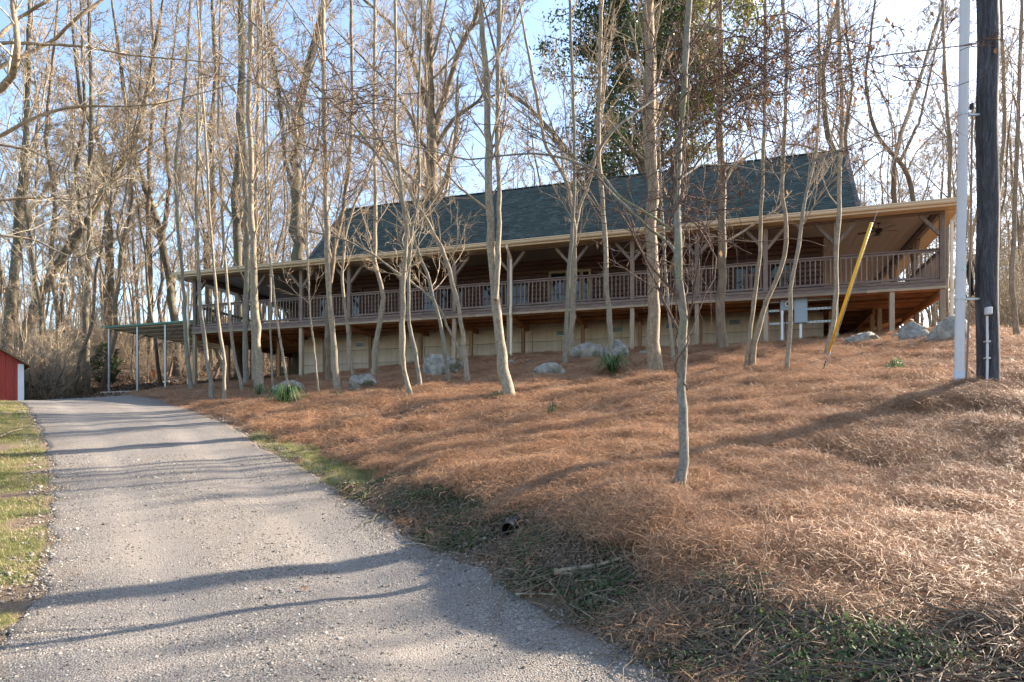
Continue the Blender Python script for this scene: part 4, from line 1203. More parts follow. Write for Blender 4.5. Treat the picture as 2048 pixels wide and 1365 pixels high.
boulder(1697, 1770, 664, 693, 'low flat boulder under the right end of the deck', 13)
boulder(1806, 1873, 642, 690, 'tall rounded pale boulder at the right corner post', 14, angular=.3, dpt=.6)
boulder(1864, 1952, 628, 692, 'big mossy rugged boulder behind the conduit mast', 15)
boulder(1788, 1812, 668, 684, 'small pale stone between the two right boulders', 16)
for i, (a_, b_) in enumerate(((296, 776), (312, 774), (326, 772), (340, 771), (362, 762))):
    boulder(a_, a_ + 16, b_ - 7, b_, 'flat stone lying in the row behind the carport slab', 20 + i)

# ------------------------------------------------------------------ strap-leaf plants and small shrubs
def strap_plant(px, py, wpx, hpx, label, seed, n=70):
    p, d = gp(px, py); p.z = Hs(p.x, p.y)
    W2, Hh = wpx * d / F / 2, hpx * d / F
    r = random.Random(seed); V = []; Q = []
    for i in range(n):
        a = r.uniform(0, 6.28); L = W2 * r.uniform(.5, 1.1); hh = Hh * r.uniform(.45, 1.1); b = len(V); ca, sa = math.cos(a), math.sin(a)
        wv = .016
        for k in range(6):
            t = k / 5; x_ = L * t; z_ = hh * math.sin(min(1, t * 1.25) * math.pi * .78) * (1 if t < .8 else 1 - (t - .8) * 2)
            ww = wv * (1 - t * .8)
            V += [(x_ * ca - sa * ww, x_ * sa + ca * ww, z_), (x_ * ca + sa * ww, x_ * sa - ca * ww, z_)]
        for k in range(5): Q.append((b + 2*k, b + 2*k + 1, b + 2*k + 3, b + 2*k + 2))
    e = empty('strap_leaf_plant', p); tag(e, label, 'plant')
    obj('foliage', mesh_np('foliage', V, Q, mat=M['strap']), e)
    MB().tube([(0, 0, -.05), (0, 0, .05)], [.05, .03], 8).build('crown_base', M['strap'], e)
strap_plant(1225, 753, 118, 40, 'green strap-leaf clump at the foot of the slender straight tree', 1, 110)
strap_plant(570, 810, 112, 50, 'broad green strap-leaf clump draped in front of a pale boulder', 2, 110)
strap_plant(518, 798, 46, 26, 'small strap-leaf clump behind the twin pale trunks', 3, 40)
def small_shrub(px, py, wpx, hpx, label, seed, mat=M['strap'], n=260, name='small_shrub'):
    p, d = gp(px, py); p.z = Hs(p.x, p.y) + .05; W2, Hh = wpx * d / F / 2, hpx * d / F
    r = np.random.default_rng(seed); V = []; T = []
    for i in range(n):
        a = r.uniform(0, 6.28); rad = W2 * math.sqrt(r.uniform(0, 1)); z = Hh * r.uniform(.08, 1) * math.sqrt(max(.05, 1 - (rad / W2) ** 2)); 
        c = np.array([math.cos(a) * rad, math.sin(a) * rad, z]); b = len(V)
        s_ = max(.018, Hh * .11) * r.uniform(.6, 1.3); d1 = r.normal(0, 1, 3); d1 /= np.linalg.norm(d1); d2 = np.cross(d1, r.normal(0, 1, 3)); d2 /= np.linalg.norm(d2)
        V += [tuple(c - d1 * s_), tuple(c + d2 * s_ * .35), tuple(c + d1 * s_), tuple(c - d2 * s_ * .35)]; T.append((b, b+1, b+2, b+3))
    e = empty(name, p); tag(e, label, 'shrub')
    obj('foliage', mesh_np('foliage', V, T, mat=mat), e)
    m_ = MB()
    for k in range(5):
        a = r.uniform(0, 6.28); m_.tube([(0, 0, -.03), (math.cos(a) * W2 * .3, math.sin(a) * W2 * .3, Hh * .4), (math.cos(a) * W2 * .6, math.sin(a) * W2 * .6, Hh * .75)], [.012, .008, .004], 5)
    m_.build('stems', M['vine'], e)
small_shrub(1791, 751, 34, 24, 'small round grey-green shrub alone in the straw near the mast', 1)
small_shrub(1105, 838, 20, 34, 'tiny upright green sprig in the middle of the slope', 2, n=70)
small_shrub(993, 803, 26, 13, 'low green sprig left of the leaning twin tree base', 3, n=90)
small_shrub(677, 800, 22, 14, 'low green sprig at the foot of the leaning pale sapling', 4, n=90)

# cedar bush beside the carport
def cedar(px, py, wpx, hpx, d, label):
    p = P(px, py, d); p.z = Hs(p.x, p.y); W2, Hh = wpx * d / F / 2, hpx * d / F
    r = np.random.default_rng(5); V = []; T = []
    for i in range(3600):
        t = r.beta(1.3, 1.4); rad_max = W2 * (math.sin(math.pi * min(1, (t * .9 + .08))) ** .6) * (1 + .18 * math.sin(t * 23 + 1)) ; a = r.uniform(0, 6.28)
        lump = 1 + .22 * math.sin(3 * a + t * 9) + .12 * math.sin(7 * a - t * 15)
        rad = rad_max * lump * (r.uniform(.15, 1) ** .45)
        c = np.array([math.cos(a) * rad, math.sin(a) * rad, Hh * (.12 + .88 * t)])
        dd_ = np.array([math.cos(a), math.sin(a), .7]) + r.normal(0, .5, 3); dd_ /= np.linalg.norm(dd_); e_ = np.cross(dd_, r.normal(0, 1, 3)); e_ /= np.linalg.norm(e_); s_ = r.uniform(.04, .11); b = len(V)
        V += [tuple(c - dd_ * s_), tuple(c + e_ * s_ * .3), tuple(c + dd_ * s_), tuple(c - e_ * s_ * .3)]; T.append((b, b+1, b+2, b+3))
    e = empty('cedar_bush', p); tag(e, label, 'shrub')
    obj('crown', mesh_np('crown', V, T, mat=M['cedar']), e)
    MB().tube([(0, 0, -.1), (.02, 0, Hh * .4), (0, 0, Hh * .9)], [.07, .05, .015], 8).build('trunk', M['bark_brown'], e)
cedar(211, 776, 54, 92, 38, 'dark green young cedar standing just left of the carport')

# ------------------------------------------------------------------ trees
def nrmz(a): return a / (np.linalg.norm(a, axis=-1, keepdims=True) + 1e-9)
def grow(r, S, D, L, Rd, K, wob, up, tip=.35):
    N = len(S); pts = np.empty((N, K, 3)); pts[:, 0] = S; d = nrmz(D); step = (L / (K - 1))[:, None]
    drift = r.normal(0, 1, (N, 3)) * wob * .6
    for k in range(1, K):
        d = nrmz(d + r.normal(0, wob, (N, 3)) + drift * .5 + np.array([0, 0, up]))
        pts[:, k] = pts[:, k - 1] + d * step
    rad = Rd[:, None] * (1 - (1 - tip) * np.linspace(0, 1, K)[None, :])
    return pts, rad
def children(r, pts, rad, n, t0, t1, ang, ratio, rratio, L, falloff=.5, absr=None):
    N, K, _ = pts.shape
    t = r.uniform(t0, t1, (N, n)); f = t * (K - 1); i = np.minimum(f.astype(int), K - 2); fr = (f - i)
    ii = np.arange(N)[:, None]
    a, b = pts[ii, i], pts[ii, i + 1]
    S = a + (b - a) * fr[..., None]; D = nrmz(b - a)
    R0 = rad[ii, i] * (1 - fr) + rad[ii, i + 1] * fr
    pr = nrmz(np.cross(D, r.normal(0, 1, D.shape)))
    an = np.radians(r.normal(ang, ang * .22, (N, n)))[..., None]
    Dn = D * np.cos(an) + pr * np.sin(an)
    Ln = L[:, None] * ratio * (1 - falloff * t) * r.uniform(.55, 1.25, (N, n))
    Rn = R0 * rratio * r.uniform(.7, 1.1, (N, n))
    return S.reshape(-1, 3), Dn.reshape(-1, 3), Ln.ravel(), Rn.ravel()
def tubes(pts, rad, sides):
    N, K, _ = pts.shape
    T = np.gradient(pts, axis=1); T = nrmz(T)
    mean = nrmz(pts[:, -1] - pts[:, 0])
    ref = np.where(np.abs(mean[:, 2:3]) > .75, np.array([[1., 0, 0]]), np.array([[0, 0, 1.]]))[:, None, :]
    ref = np.broadcast_to(ref, T.shape)
    u = nrmz(np.cross(T, ref)); v = np.cross(T, u)
    a = np.linspace(0, 2 * np.pi, sides, endpoint=False)
    V = pts[:, :, None, :] + rad[:, :, None, None] * (u[:, :, None, :] * np.cos(a)[None, None, :, None] + v[:, :, None, :] * np.sin(a)[None, None, :, None])
    base = (np.arange(N) * K * sides)[:, None, None]
    k = np.arange(K - 1)[None, :, None] * sides; s = np.arange(sides)[None, None, :]; s2 = (s + 1) % sides
    Q = np.stack([base + k + s, base + k + s2, base + k + sides + s2, base + k + sides + s], -1).reshape(-1, 4)
    return V.reshape(-1, 3), Q
class Acc:
    def __init__(s): s.V = []; s.Q = []; s.n = 0
    def add(s, pts, rad, sides):
        if len(pts) == 0: return
        V, Q = tubes(pts, rad, sides); s.V.append(V); s.Q.append(Q + s.n); s.n += len(V)
    def mesh(s, name, mat): return mesh_np(name, np.concatenate(s.V), np.concatenate(s.Q), smooth=True, mat=mat)
def resample(pts, rad, K):
    pts = np.asarray(pts, float); rad = np.asarray(rad, float)
    s = np.r_[0, np.cumsum(np.linalg.norm(np.diff(pts, axis=0), axis=1))]; t = np.linspace(0, s[-1], K)
    P_ = np.stack([np.interp(t, s, pts[:, i]) for i in range(3)], -1)
    for _ in range(1): P_[1:-1] = P_[1:-1] * .8 + .1 * (P_[:-2] + P_[2:])
    return P_, np.interp(t, s, rad)
def twigs(r, acc, pts, rad, L, spec, rmin):
    """spec: list of levels (n, t0, t1, angle, ratio, rratio, K, wob, up, sides)"""
    for (n, t0, t1, ang, ra, rr_, K, wob, up, sides) in spec:
        S, D, L2, R2 = children(r, pts, rad, n, t0, t1, ang, ra, rr_, L)
        R2 = np.maximum(R2, rmin)
        pts, rad = grow(r, S, D, L2, R2, K, wob, up); L = L2
        acc.add(pts, rad, sides)

def build_tree(name, base, trunks, label, cat, group, barkm, twigm, spec, seed, rmin, sides=10, K=36, extra=None):
    """trunks: list of (pts world, radii). first one reaches the ground"""
    r = np.random.default_rng(seed)
    e = empty(name, tuple(base)); tag(e, label, cat, group)
    b = np.array(base)[:3]
    ta, ca = Acc(), Acc()
    for pts, rad in trunks:
        P_, R_ = resample(pts, rad, K); P_ = P_ - b
        P_[1:-1] += r.normal(0, 1, (K - 2, 3)) * R_[1:-1, None] * .18
        R_ = R_ * (1 + r.normal(0, .05, K)); kn = r.integers(2, K - 2, 3); R_[kn] *= 1.13
        if np.linalg.norm(P_[0]) < .6: R_[0] *= 1.35; R_[1] *= 1.10
        ta.add(P_[None], R_[None], sides)
        L = np.array([np.linalg.norm(P_[-1] - P_[0])])
        twigs(r, ca, P_[None], R_[None], L, spec, rmin)
    obj('trunk', ta.mesh('trunk', barkm), e)
    obj('crown', ca.mesh('crown', twigm), e)
    if extra: extra(e, b, r)
    return e

def traced(lines, d, ext=0, dj=0.0, seed=0):
    """pixel polylines with widths, unprojected on a plane at distance d (the tree's own distance)"""
    r = random.Random(seed); out = []
    for pts, w0, w1 in lines:
        n = len(pts); W = []
        dd = 0
        for i, (x, y) in enumerate(pts):
            if i: dd += r.uniform(-dj, dj)
            W.append(P(x, y, d + dd))
        rad = [max(.006, (w0 + (w1 - w0) * i / max(1, n - 1)) * d / F / 2) for i in range(n)]
        if ext:
            v = (W[-1] - W[-2]).normalized(); v.z = abs(v.z); W.append(W[-1] + v * ext); rad.append(max(.006, rad[-1] * .45))
        out.append(([tuple(p) for p in W], rad))
    return out

G_S = 'slender pale trees on the pine straw slope'
SAP = lambda n1, up=.10: [(n1 + 8, .28, .98, 36, .20, .34, 8, .09, up, 5), (5, .2, 1, 36, .55, .55, 6, .12, .06, 4), (4, .2, 1, 38, .6, .65, 4, .14, .03, 3)]
SAPD = lambda n1: [(n1 + 8, .20, .98, 46, .24, .34, 8, .12, .05, 5), (6, .2, 1, 40, .55, .55, 6, .15, .02, 4), (5, .15, 1, 40, .6, .65, 4, .16, 0, 3)]
def slope_tree(base, lines, label, w=None, n1=16, bark_='bark_pale', tw='twig', seed=1, ext=3.5, dense=False, dj=.12, group=G_S, name='slender_tree'):
    g, d = gp(*base); g.z = Hs(g.x, g.y)
    lines = [(p_, a_ * (.82 if a_ < 18 else .93), b_ * .78) for p_, a_, b_ in lines]
    tr = traced(lines, d, ext, dj, seed)
    p0 = list(tr[0][0][0]); tr[0][0][0] = (p0[0], p0[1], g.z - .08)
    return build_tree(name, (tr[0][0][0][0], tr[0][0][0][1], g.z), tr, label, 'tree', group, M[bark_], M[tw], (SAPD if dense else SAP)(n1), seed, .004 * max(1, d / 13), sides=10)

S = slope_tree
S((1310,751), [([(1310,752),(1308,700),(1308,600),(1303,400),(1300,200),(1298,0)],30,24)], 'thickest straight tree on the slope, smooth tan bark, before the middle porch', n1=12, bark_='bark_tan', seed=1, ext=5)
S((1018,797), [([(1020,798),(1003,700),(991,600),(984,500),(977,400),(978,300),(976,220),(970,120),(960,0)],23,14), ([(991,600),(998,470),(999,400),(994,300),(996,150),(999,0)],13,11)], 'pale twin-stemmed tree leaning left, beside the pale downspout', n1=12, seed=2)
S((1142,720), [([(1142,722),(1145,626),(1149,534),(1150,457),(1146,410),(1128,350),(1090,290),(1070,180)],13,8), ([(1149,470),(1160,410),(1178,370),(1195,290),(1205,210)],9,6)], 'forked pale tree whose stem spreads in a wide Y over the roof', n1=16, seed=3)
S((1130,731), [([(1130,732),(1133,657),(1135,565),(1139,528),(1146,441),(1150,330),(1146,200),(1140,0)],11,7)], 'darker stem growing right against the forked pale tree', n1=12, bark_='bark_grey', seed=4)
S((1225,721), [([(1226,722),(1215,595),(1210,472),(1205,395),(1197,300),(1199,150),(1203,0)],13,10)], 'slender straight tree rising behind the right strap-leaf plant', n1=13, seed=5)
S((1348,726), [([(1348,726),(1335,595),(1328,488),(1324,426),(1318,300),(1312,150)],8,5)], 'thin pale stem between the thickest tree and the vine-wrapped tree', n1=10, seed=6)
S((1448,703), [([(1448,704),(1443,657),(1440,610),(1446,534),(1443,457),(1447,395),(1440,250),(1442,120),(1438,0)],21,15)], 'rough brown-barked tree with swollen base right of the vine-wrapped tree', n1=14, bark_='bark_brown', seed=7, dense=True)
S((1494,741), [([(1493,742),(1498,688),(1508,595),(1520,518),(1521,426),(1524,380),(1529,250),(1531,0)],11,7)], 'straighter stem of the crossing pair left of the meter rack', n1=12, bark_='bark_tan', seed=8)
S((1504,741), [([(1505,742),(1508,688),(1531,608),(1560,545),(1572,503),(1574,441),(1563,395),(1570,250),(1575,100),(1565,0)],12,8)], 'bent stem curving right of the crossing pair, in front of the meter rack', n1=12, bark_='bark_tan', seed=9)
S((1573,750), [([(1573,751),(1581,640),(1581,567),(1595,512),(1605,426),(1614,380),(1632,310),(1640,180),(1638,60)],11,6)], 'crooked pale stem standing in front of the grey breaker panel', n1=14, seed=10)
S((1652,716), [([(1652,717),(1660,675),(1672,626),(1672,518),(1678,441),(1678,380),(1684,230),(1676,0)],13,9)], 'pale stem behind the foot of the yellow guy sleeve', n1=12, seed=11)
S((823,793), [([(823,794),(806,738),(806,646),(806,569),(812,508),(814,446),(800,380),(790,250),(793,100),(790,0)],12,7)], 'pale stem in a V-pair with a rough stem, left of the largest boulder', n1=16, seed=12, dense=True)
S((841,783), [([(841,784),(831,707),(818,655),(816,560),(822,470),(840,380),(835,250),(842,80)],10,6)], 'rough mossy stem of the V-pair left of the largest boulder', n1=14, bark_='bark_grey', seed=13)
S((898,766), [([(898,767),(889,692),(883,655),(868,600),(855,548),(828,486),(812,420),(770,330),(700,240),(640,180)],10,6)], 'left-leaning stem immediately in front of the largest boulder', n1=16, bark_='bark_grey', seed=14, dense=True)
S((937,770), [([(938,771),(926,677),(914,600),(892,517),(886,498),(871,477),(846,425),(828,400),(790,330),(745,250),(690,170)],12,6)], 'long stem leaning far left, right of the largest boulder', n1=16, seed=15, dense=True)
S((926,740), [([(928,745),(915,690),(898,661),(880,615),(849,585),(794,545),(745,508),(690,480),(610,460)],7,4)], 'thin stem bent nearly flat to the left above the deck edge', n1=12, seed=16, ext=.8)
S((746,758), [([(746,759),(751,695),(769,600),(757,554),(747,523),(751,461),(751,400),(748,200),(750,0)],13,8)], 'pale stem with a sharp kink at railing height', n1=14, seed=17)
S((708,762), [([(708,762),(695,661),(683,554),(692,461),(712,400),(745,330),(770,250)],8,5)], 'thin curved stem right of the leaning pale sapling', n1=12, seed=18)
S((675,788), [([(676,790),(666,677),(655,554),(655,461),(652,400),(648,200),(645,0)],15,11)], 'bright smooth sapling leaning left over the left part of the porch', n1=14, seed=19)
S((657,764), [([(657,764),(655,700),(654,620),(668,500),(684,440),(700,330),(705,180),(702,0)],13,8)], 'rough dark stem behind the bright leaning sapling', n1=14, bark_='bark_brown', seed=20, dense=True)
S((638,795), [([(638,795),(628,692),(620,631),(615,523),(614,455),(611,330),(606,220)],5,3)], 'thinnest straight whip left of the bright leaning sapling', n1=14, seed=21, ext=1)
S((525,796), [([(525,797),(514,694),(511,595),(506,496),(502,430),(499,200),(502,0)],17,12)], 'stout pale trunk, front one of the pair by the left strap-leaf clump', n1=14, seed=22)
S((513,780), [([(513,781),(508,694),(503,595),(507,480),(512,380),(516,200),(519,0)],10,8)], 'thinner pale trunk behind the stout one by the left strap-leaf clump', n1=12, seed=23)
S((491,777), [([(491,778),(491,661),(494,529),(491,430),(487,200),(485,0)],13,9)], 'straight grey trunk left of the stout pale pair', n1=14, bark_='bark_grey', seed=24, dense=True)
S((449,809), [([(448,810),(450,727),(438,661),(432,578),(425,496),(419,430),(410,250),(398,60)],8,5)], 'thin wavy stem nearest the drive crest, right of a rough one', n1=13, seed=25)
S((428,806), [([(429,807),(412,710),(399,595),(396,496),(392,430),(395,280),(400,60)],10,6)], 'left-leaning stem close to the drive in front of the porch corner', n1=14, bark_='bark_grey', seed=26)
S((485,784), [([(486,785),(468,710),(458,611),(448,496),(443,430),(436,250),(440,60)],8,5)], 'thin leaning stem between the drive-side pair and the grey trunk', n1=12, seed=27)
S((384,783), [([(384,784),(372,694),(366,562),(356,463),(350,330),(372,150),(380,0)],10,6)], 'forked grey stem just left of the porch corner downspout', n1=15, bark_='bark_grey', seed=28, dense=True)
S((546,779), [([(546,780),(541,661),(541,540),(539,463),(535,300),(532,100)],5,4)], 'straight thin whip right of the stout pale pair', n1=12, seed=29)
S((583,803), [([(583,803),(567,720),(554,644),(544,545),(534,463),(529,300),(526,150)],6,4)], 'thin whip leaning left over the strap-leaf clump and boulder', n1=12, seed=30)
S((2035,678), [([(2035,678),(2024,565),(2029,441),(2036,250),(2042,60)],13,8)], 'bare tree at the right picture edge beyond the utility pole', n1=14, bark_='bark_tan', seed=31, dense=True)

# vine-wrapped front tree
def vines(e, b, r):
    g, d = gp(1360, 980)
    m_ = MB()
    def helix(x0, y0, y1, ph, turns, rr_):
        pts = []
        ys_ = np.linspace(y0, y1, 40); tx_ = np.array([980,900,760,640,500,400,250,120,-40]); xx_ = np.array([1358,1368,1362,1366,1356,1352,1362,1370,1378])
        for k, yy in enumerate(ys_):
            xx = np.interp(-yy, -tx_, xx_); c_ = P(xx, yy, d) - Vector(b); a = ph + turns * 6.28 * k / 40
            pts.append((c_.x + math.cos(a) * rr_ , c_.y + math.sin(a) * rr_, c_.z))
        return pts
    m_.tube(helix(0, 780, 560, 0, 2.2, .062), .008, 5); m_.tube(helix(0, 700, 300, 2, 3, .062), .009, 5); m_.tube(helix(0, 480, 60, 1, 4, .07), .012, 5)
    m_.tube(helix(0, 420, 40, 4, 3, .08), .010, 5)
    # hanging vines and loops around the upper trunk
    for q in range(60):
        y = r.uniform(60, 560); x = 1358 + r.normal(0, 14); c_ = P(x, y, d) - Vector(b)
        dx, dy = r.normal(0, .22), r.normal(0, .2); L = r.uniform(.2, .9)
        pts = [tuple(c_), (c_.x + dx * .5, c_.y + dy * .5, c_.z + r.uniform(-.1, .25)), (c_.x + dx, c_.y + dy, c_.z - L * .4), (c_.x + dx * 1.1 + r.normal(0, .03), c_.y + dy, c_.z - L)]
        m_.tube(pts, [.006, .005, .004, .002], 4)
    m_.build('vine', M['vine'], e)
fl_ = [([(1357,982),(1370,900),(1363,760),(1366,640),(1356,500),(1352,400),(1362,250),(1372,120),(1380,-40)],22,13),
       ([(1354,510),(1335,480),(1310,470),(1270,430),(1220,385),(1180,335),(1120,312),(1060,306),(1000,312),(930,322),(860,300),(760,280),(640,260),(560,200)],8,2),
       ([(1356,470),(1300,430),(1240,395),(1200,345),(1165,325)],6,4),
       ([(1180,330),(1215,270),(1270,225),(1320,190),(1350,150),(1385,90),(1420,50)],7,4),
       ([(1362,260),(1420,235),(1470,190),(1530,160),(1620,130),(1700,120)],6,3),
       ([(1358,360),(1400,330),(1460,330),(1560,350)],5,2)]
S((1360,981), fl_, 'grey front tree wrapped in brown vines, alone near the bank', n1=2, bark_='bark_grey', tw='vine', seed=40, ext=1.2, dense=True, dj=.25)
vines(bpy.data.objects[[o.name for o in sc.collection.objects if o.get('label', '').startswith('grey front tree')][0]],
      tuple(bpy.data.objects[[o.name for o in sc.collection.objects if o.get('label', '').startswith('grey front tree')][0]].location), np.random.default_rng(4))

# hanging vine tangle with dead leaves, caught in the branches upper right
def tangle(px0, px1, py0, py1, d, n, label, seed, nl, dense=None):
    r = np.random.default_rng(seed)
    c_ = P((px0 + px1) / 2, (py0 + py1) / 2, d); e = empty('vine_tangle', c_); tag(e, label, 'vine')
    def rp(k):
        x = r.normal(0, .24, k) ; y = r.normal(0, .22, k)
        return np.stack([x * (px1 - px0) / F * d, r.normal(0, .5, k), y * (py1 - py0) / F * d], -1)
    A_ = Acc(); S_ = rp(n); D_ = np.stack([r.normal(.4, 1, n), r.normal(0, .5, n), r.normal(0.1, .55, n)], -1)
    pts, rad = grow(r, S_, D_, r.uniform(.5, 1.9, n), r.uniform(.004, .010, n), 9, .28, -.02)
    A_.add(pts, rad, 4)
    S2, D2, L2, R2 = children(r, pts, rad, 3, .1, 1, 55, .5, .6, r.uniform(.4, 1, n)); p2, r2_ = grow(r, S2, D2, L2, np.maximum(R2, .0035), 5, .3, -.05); A_.add(p2, r2_, 3)
    obj('stems', A_.mesh('stems', M['vine']), e)
    V = []; T = []
    q = p2[r.integers(0, len(p2), nl), r.integers(0, 5, nl)]
    for i in range(nl):
        dd_ = np.array([r.normal(0, .35), r.normal(0, .35), -1]); dd_ /= np.linalg.norm(dd_); s_ = np.cross(dd_, r.normal(0, 1, 3)); s_ /= np.linalg.norm(s_); L = r.uniform(.05, .12); b_ = len(V); c2_ = q[i]
        V += [tuple(c2_), tuple(c2_ + dd_ * L * .5 + s_ * L * .26), tuple(c2_ + dd_ * L), tuple(c2_ + dd_ * L * .5 - s_ * L * .26 + s_[::-1] * .01)]; T.append((b_, b_+1, b_+2, b_+3))
    obj('dead_leaves', mesh_np('dead_leaves', V, T, mat=M['leaf_dead']), e)
tangle(1330, 1600, 70, 250, 9.5, 270, 'dense dark knot of vines with dead leaves above the green roof', 1, 260)
tangle(1480, 1800, 20, 260, 10.5, 90, 'looser vine sprays with hanging dead leaves right of the dark knot', 2, 240)
tangle(560, 800, 120, 330, 13, 160, 'brown vine mesh caught between the left saplings', 3, 60)
tangle(1290, 1420, 330, 520, 7.6, 50, 'vine loops hanging about the front tree above the porch', 4, 20)

# overhanging tree at the left, its trunk outside the picture
rp_ = P(-330, 1000, 8.5); rp_.z = Hs(rp_.x, rp_.y)
olines = [([(-330,1000),(-325,600),(-300,300),(-180,230),(-60,210),(0,185),(28,150),(37,100),(28,30),(20,-80)],26,7),
          ([(-310,420),(-120,330),(0,272),(60,240),(120,217),(180,213),(250,214),(320,208),(390,190)],9,2),
          ([(-180,250),(-60,190),(0,135),(60,105),(110,80),(150,40),(205,0),(240,-30)],10,5),
          ([(-60,150),(0,85),(60,88),(130,90),(190,97),(250,110),(330,117)],7,3),
          ([(-100,120),(0,72),(40,35),(90,5),(130,-20)],8,5),
          ([(-300,560),(-150,450),(0,400),(80,395),(160,400)],8,3),
          ([(-320,650),(-150,520),(0,470),(70,480),(150,520)],7,3),
          ([(0,290),(60,300),(120,330),(200,380)],5,2)]
tr = traced(olines, 8.5, .8, .25, 3); tr[0][0][0] = (rp_.x, rp_.y, rp_.z - .1)
build_tree('overhanging_tree', (rp_.x, rp_.y, rp_.z), tr, 'near tree off the left edge whose limbs reach into the upper left corner', 'tree', None, M['bark_tan'], M['twig_pale'],
           [(12, .35, .98, 40, .26, .36, 8, .12, .03, 5), (6, .2, 1, 40, .55, .6, 6, .14, .02, 4), (5, .15, 1, 38, .6, .65, 4, .15, .0, 3)], 77, .003, sides=10)

# larger trees behind, traced where they stand out
G_B = 'tall bare woodland trees behind the house'
BIG = lambda n1: [(n1, .28, .98, 36, .32, .38, 8, .13, .07, 5), (7, .2, 1, 38, .5, .5, 6, .15, .05, 4), (6, .2, 1, 38, .5, .55, 4, .17, .04, 3), (5, .15, 1, 40, .6, .6, 2, .18, .02, 3)]
def wood_tree(d, lines, label, n1=13, bark_='bark_dark', tw='twig', seed=1, ext=5, name='bare_tree'):
    x0, y0 = lines[0][0][0]; q = P(x0, y0, d); g = Hs(q.x, q.y)
    tr = traced([(p_, a_ * .84, b_ * .75) for p_, a_, b_ in lines], d, ext, .25, seed)
    b0 = tr[0][0][0]; tr[0][0].insert(0, (b0[0], b0[1], g - .2)); tr[0][1].insert(0, tr[0][1][0] * 1.15)
    build_tree(name, (b0[0], b0[1], g), tr, label, 'tree', G_B, M[bark_], M[tw], BIG(n1), seed, .012 * d / 38, sides=9)
B = wood_tree
B(38, [([(598,590),(594,440),(590,330),(598,230),(612,150),(640,50),(655,-20)],28,16), ([(594,420),(570,320),(560,200),(540,80)],12,7)], 'stout furrowed trunk rising behind the left roof end', seed=101)
B(42, [([(866,430),(867,330),(864,240),(858,150),(860,60),(862,-40)],30,15), ([(866,270),(890,190),(915,110),(950,40),(970,-30)],17,9), ([(864,240),(830,130),(795,60),(745,15)],14,7), ([(866,340),(820,230),(790,180),(760,150)],11,5), ([(868,300),(905,240),(960,200),(1000,110)],11,5)], 'massive oak with spreading limbs above the middle of the green roof', n1=14, seed=102, bark_='bark_brown')
B(40, [([(20,740),(70,610),(110,540),(165,460),(200,400),(240,330),(280,260),(300,150)],26,12), ([(165,460),(150,350),(170,230),(165,100)],11,6)], 'dark trunk leaning hard to the right at the far left', seed=103)
B(38, [([(8,740),(20,620),(30,520),(40,400),(50,300),(55,150)],26,14)], 'upright dark trunk at the left edge behind the shed', seed=104)
B(36, [([(172,760),(172,650),(176,560),(180,450),(178,350),(184,250),(180,100)],15,9)], 'mossy straight trunk left of the cedar bush', seed=105)
B(45, [([(356,752),(350,650),(338,560),(325,480),(300,400),(270,320),(255,230),(240,120)],20,10), ([(325,480),(340,380),(330,260),(345,120)],11,6)], 'bowed dark trunk rising through the carport roof line', seed=106)
B(45, [([(300,700),(300,560),(296,450),(300,300),(310,180),(305,60)],13,8)], 'straight trunk standing beyond the carport middle', seed=107, bark_='bark_brown')
B(44, [([(215,640),(222,520),(215,400),(205,300),(160,200),(150,100)],16,8)], 'trunk bending left at mid height beyond the cedar bush', seed=108)
B(40, [([(478,560),(470,400),(478,300),(482,150),(480,0)],20,12)], 'thick dark trunk behind the porch left corner', seed=109)
B(45, [([(1712,430),(1690,350),(1650,260),(1645,150),(1665,50),(1680,-20)],16,9), ([(1700,380),(1690,270),(1705,170),(1690,40)],11,6)], 'curving twin trunk behind the right end of the green roof', seed=110, bark_='bark_brown')
B(44, [([(1832,420),(1815,340),(1765,290),(1742,240),(1730,160),(1745,40)],12,6), ([(1800,325),(1840,240),(1860,150)],8,5)], 'wavering trunk with bent limbs above the right porch', seed=111, bark_='bark_brown')
B(46, [([(1790,420),(1785,330),(1812,240),(1842,150),(1872,50)],13,7)], 'right-leaning trunk above the right porch', seed=112, bark_='bark_brown')
B(30, [([(1996,660),(1988,500),(1998,380),(2010,250),(2005,100)],12,8)], 'slim trunk right beside the utility pole, behind it', seed=113, bark_='bark_tan')
B(36, [([(1180,440),(1150,320),(1100,260),(1060,215),(1012,185),(990,100)],12,6)], 'crooked trunk bending left beside the evergreen', seed=114, bark_='bark_brown')
B(30, [([(1893,640),(1895,450),(1902,300),(1890,150),(1885,0)],10,7)], 'slim trunk showing left of the conduit mast', seed=115, bark_='bark_tan')
B(50, [([(420,640),(412,520),(428,400),(420,280),(432,150),(425,0)],15,9)], 'dark trunk between carport and porch corner', seed=116)
B(40, [([(110,740),(118,640),(100,520),(112,400),(90,280),(105,120)],12,7)], 'slender swaying trunk behind the shed roof', seed=117, bark_='bark_brown')

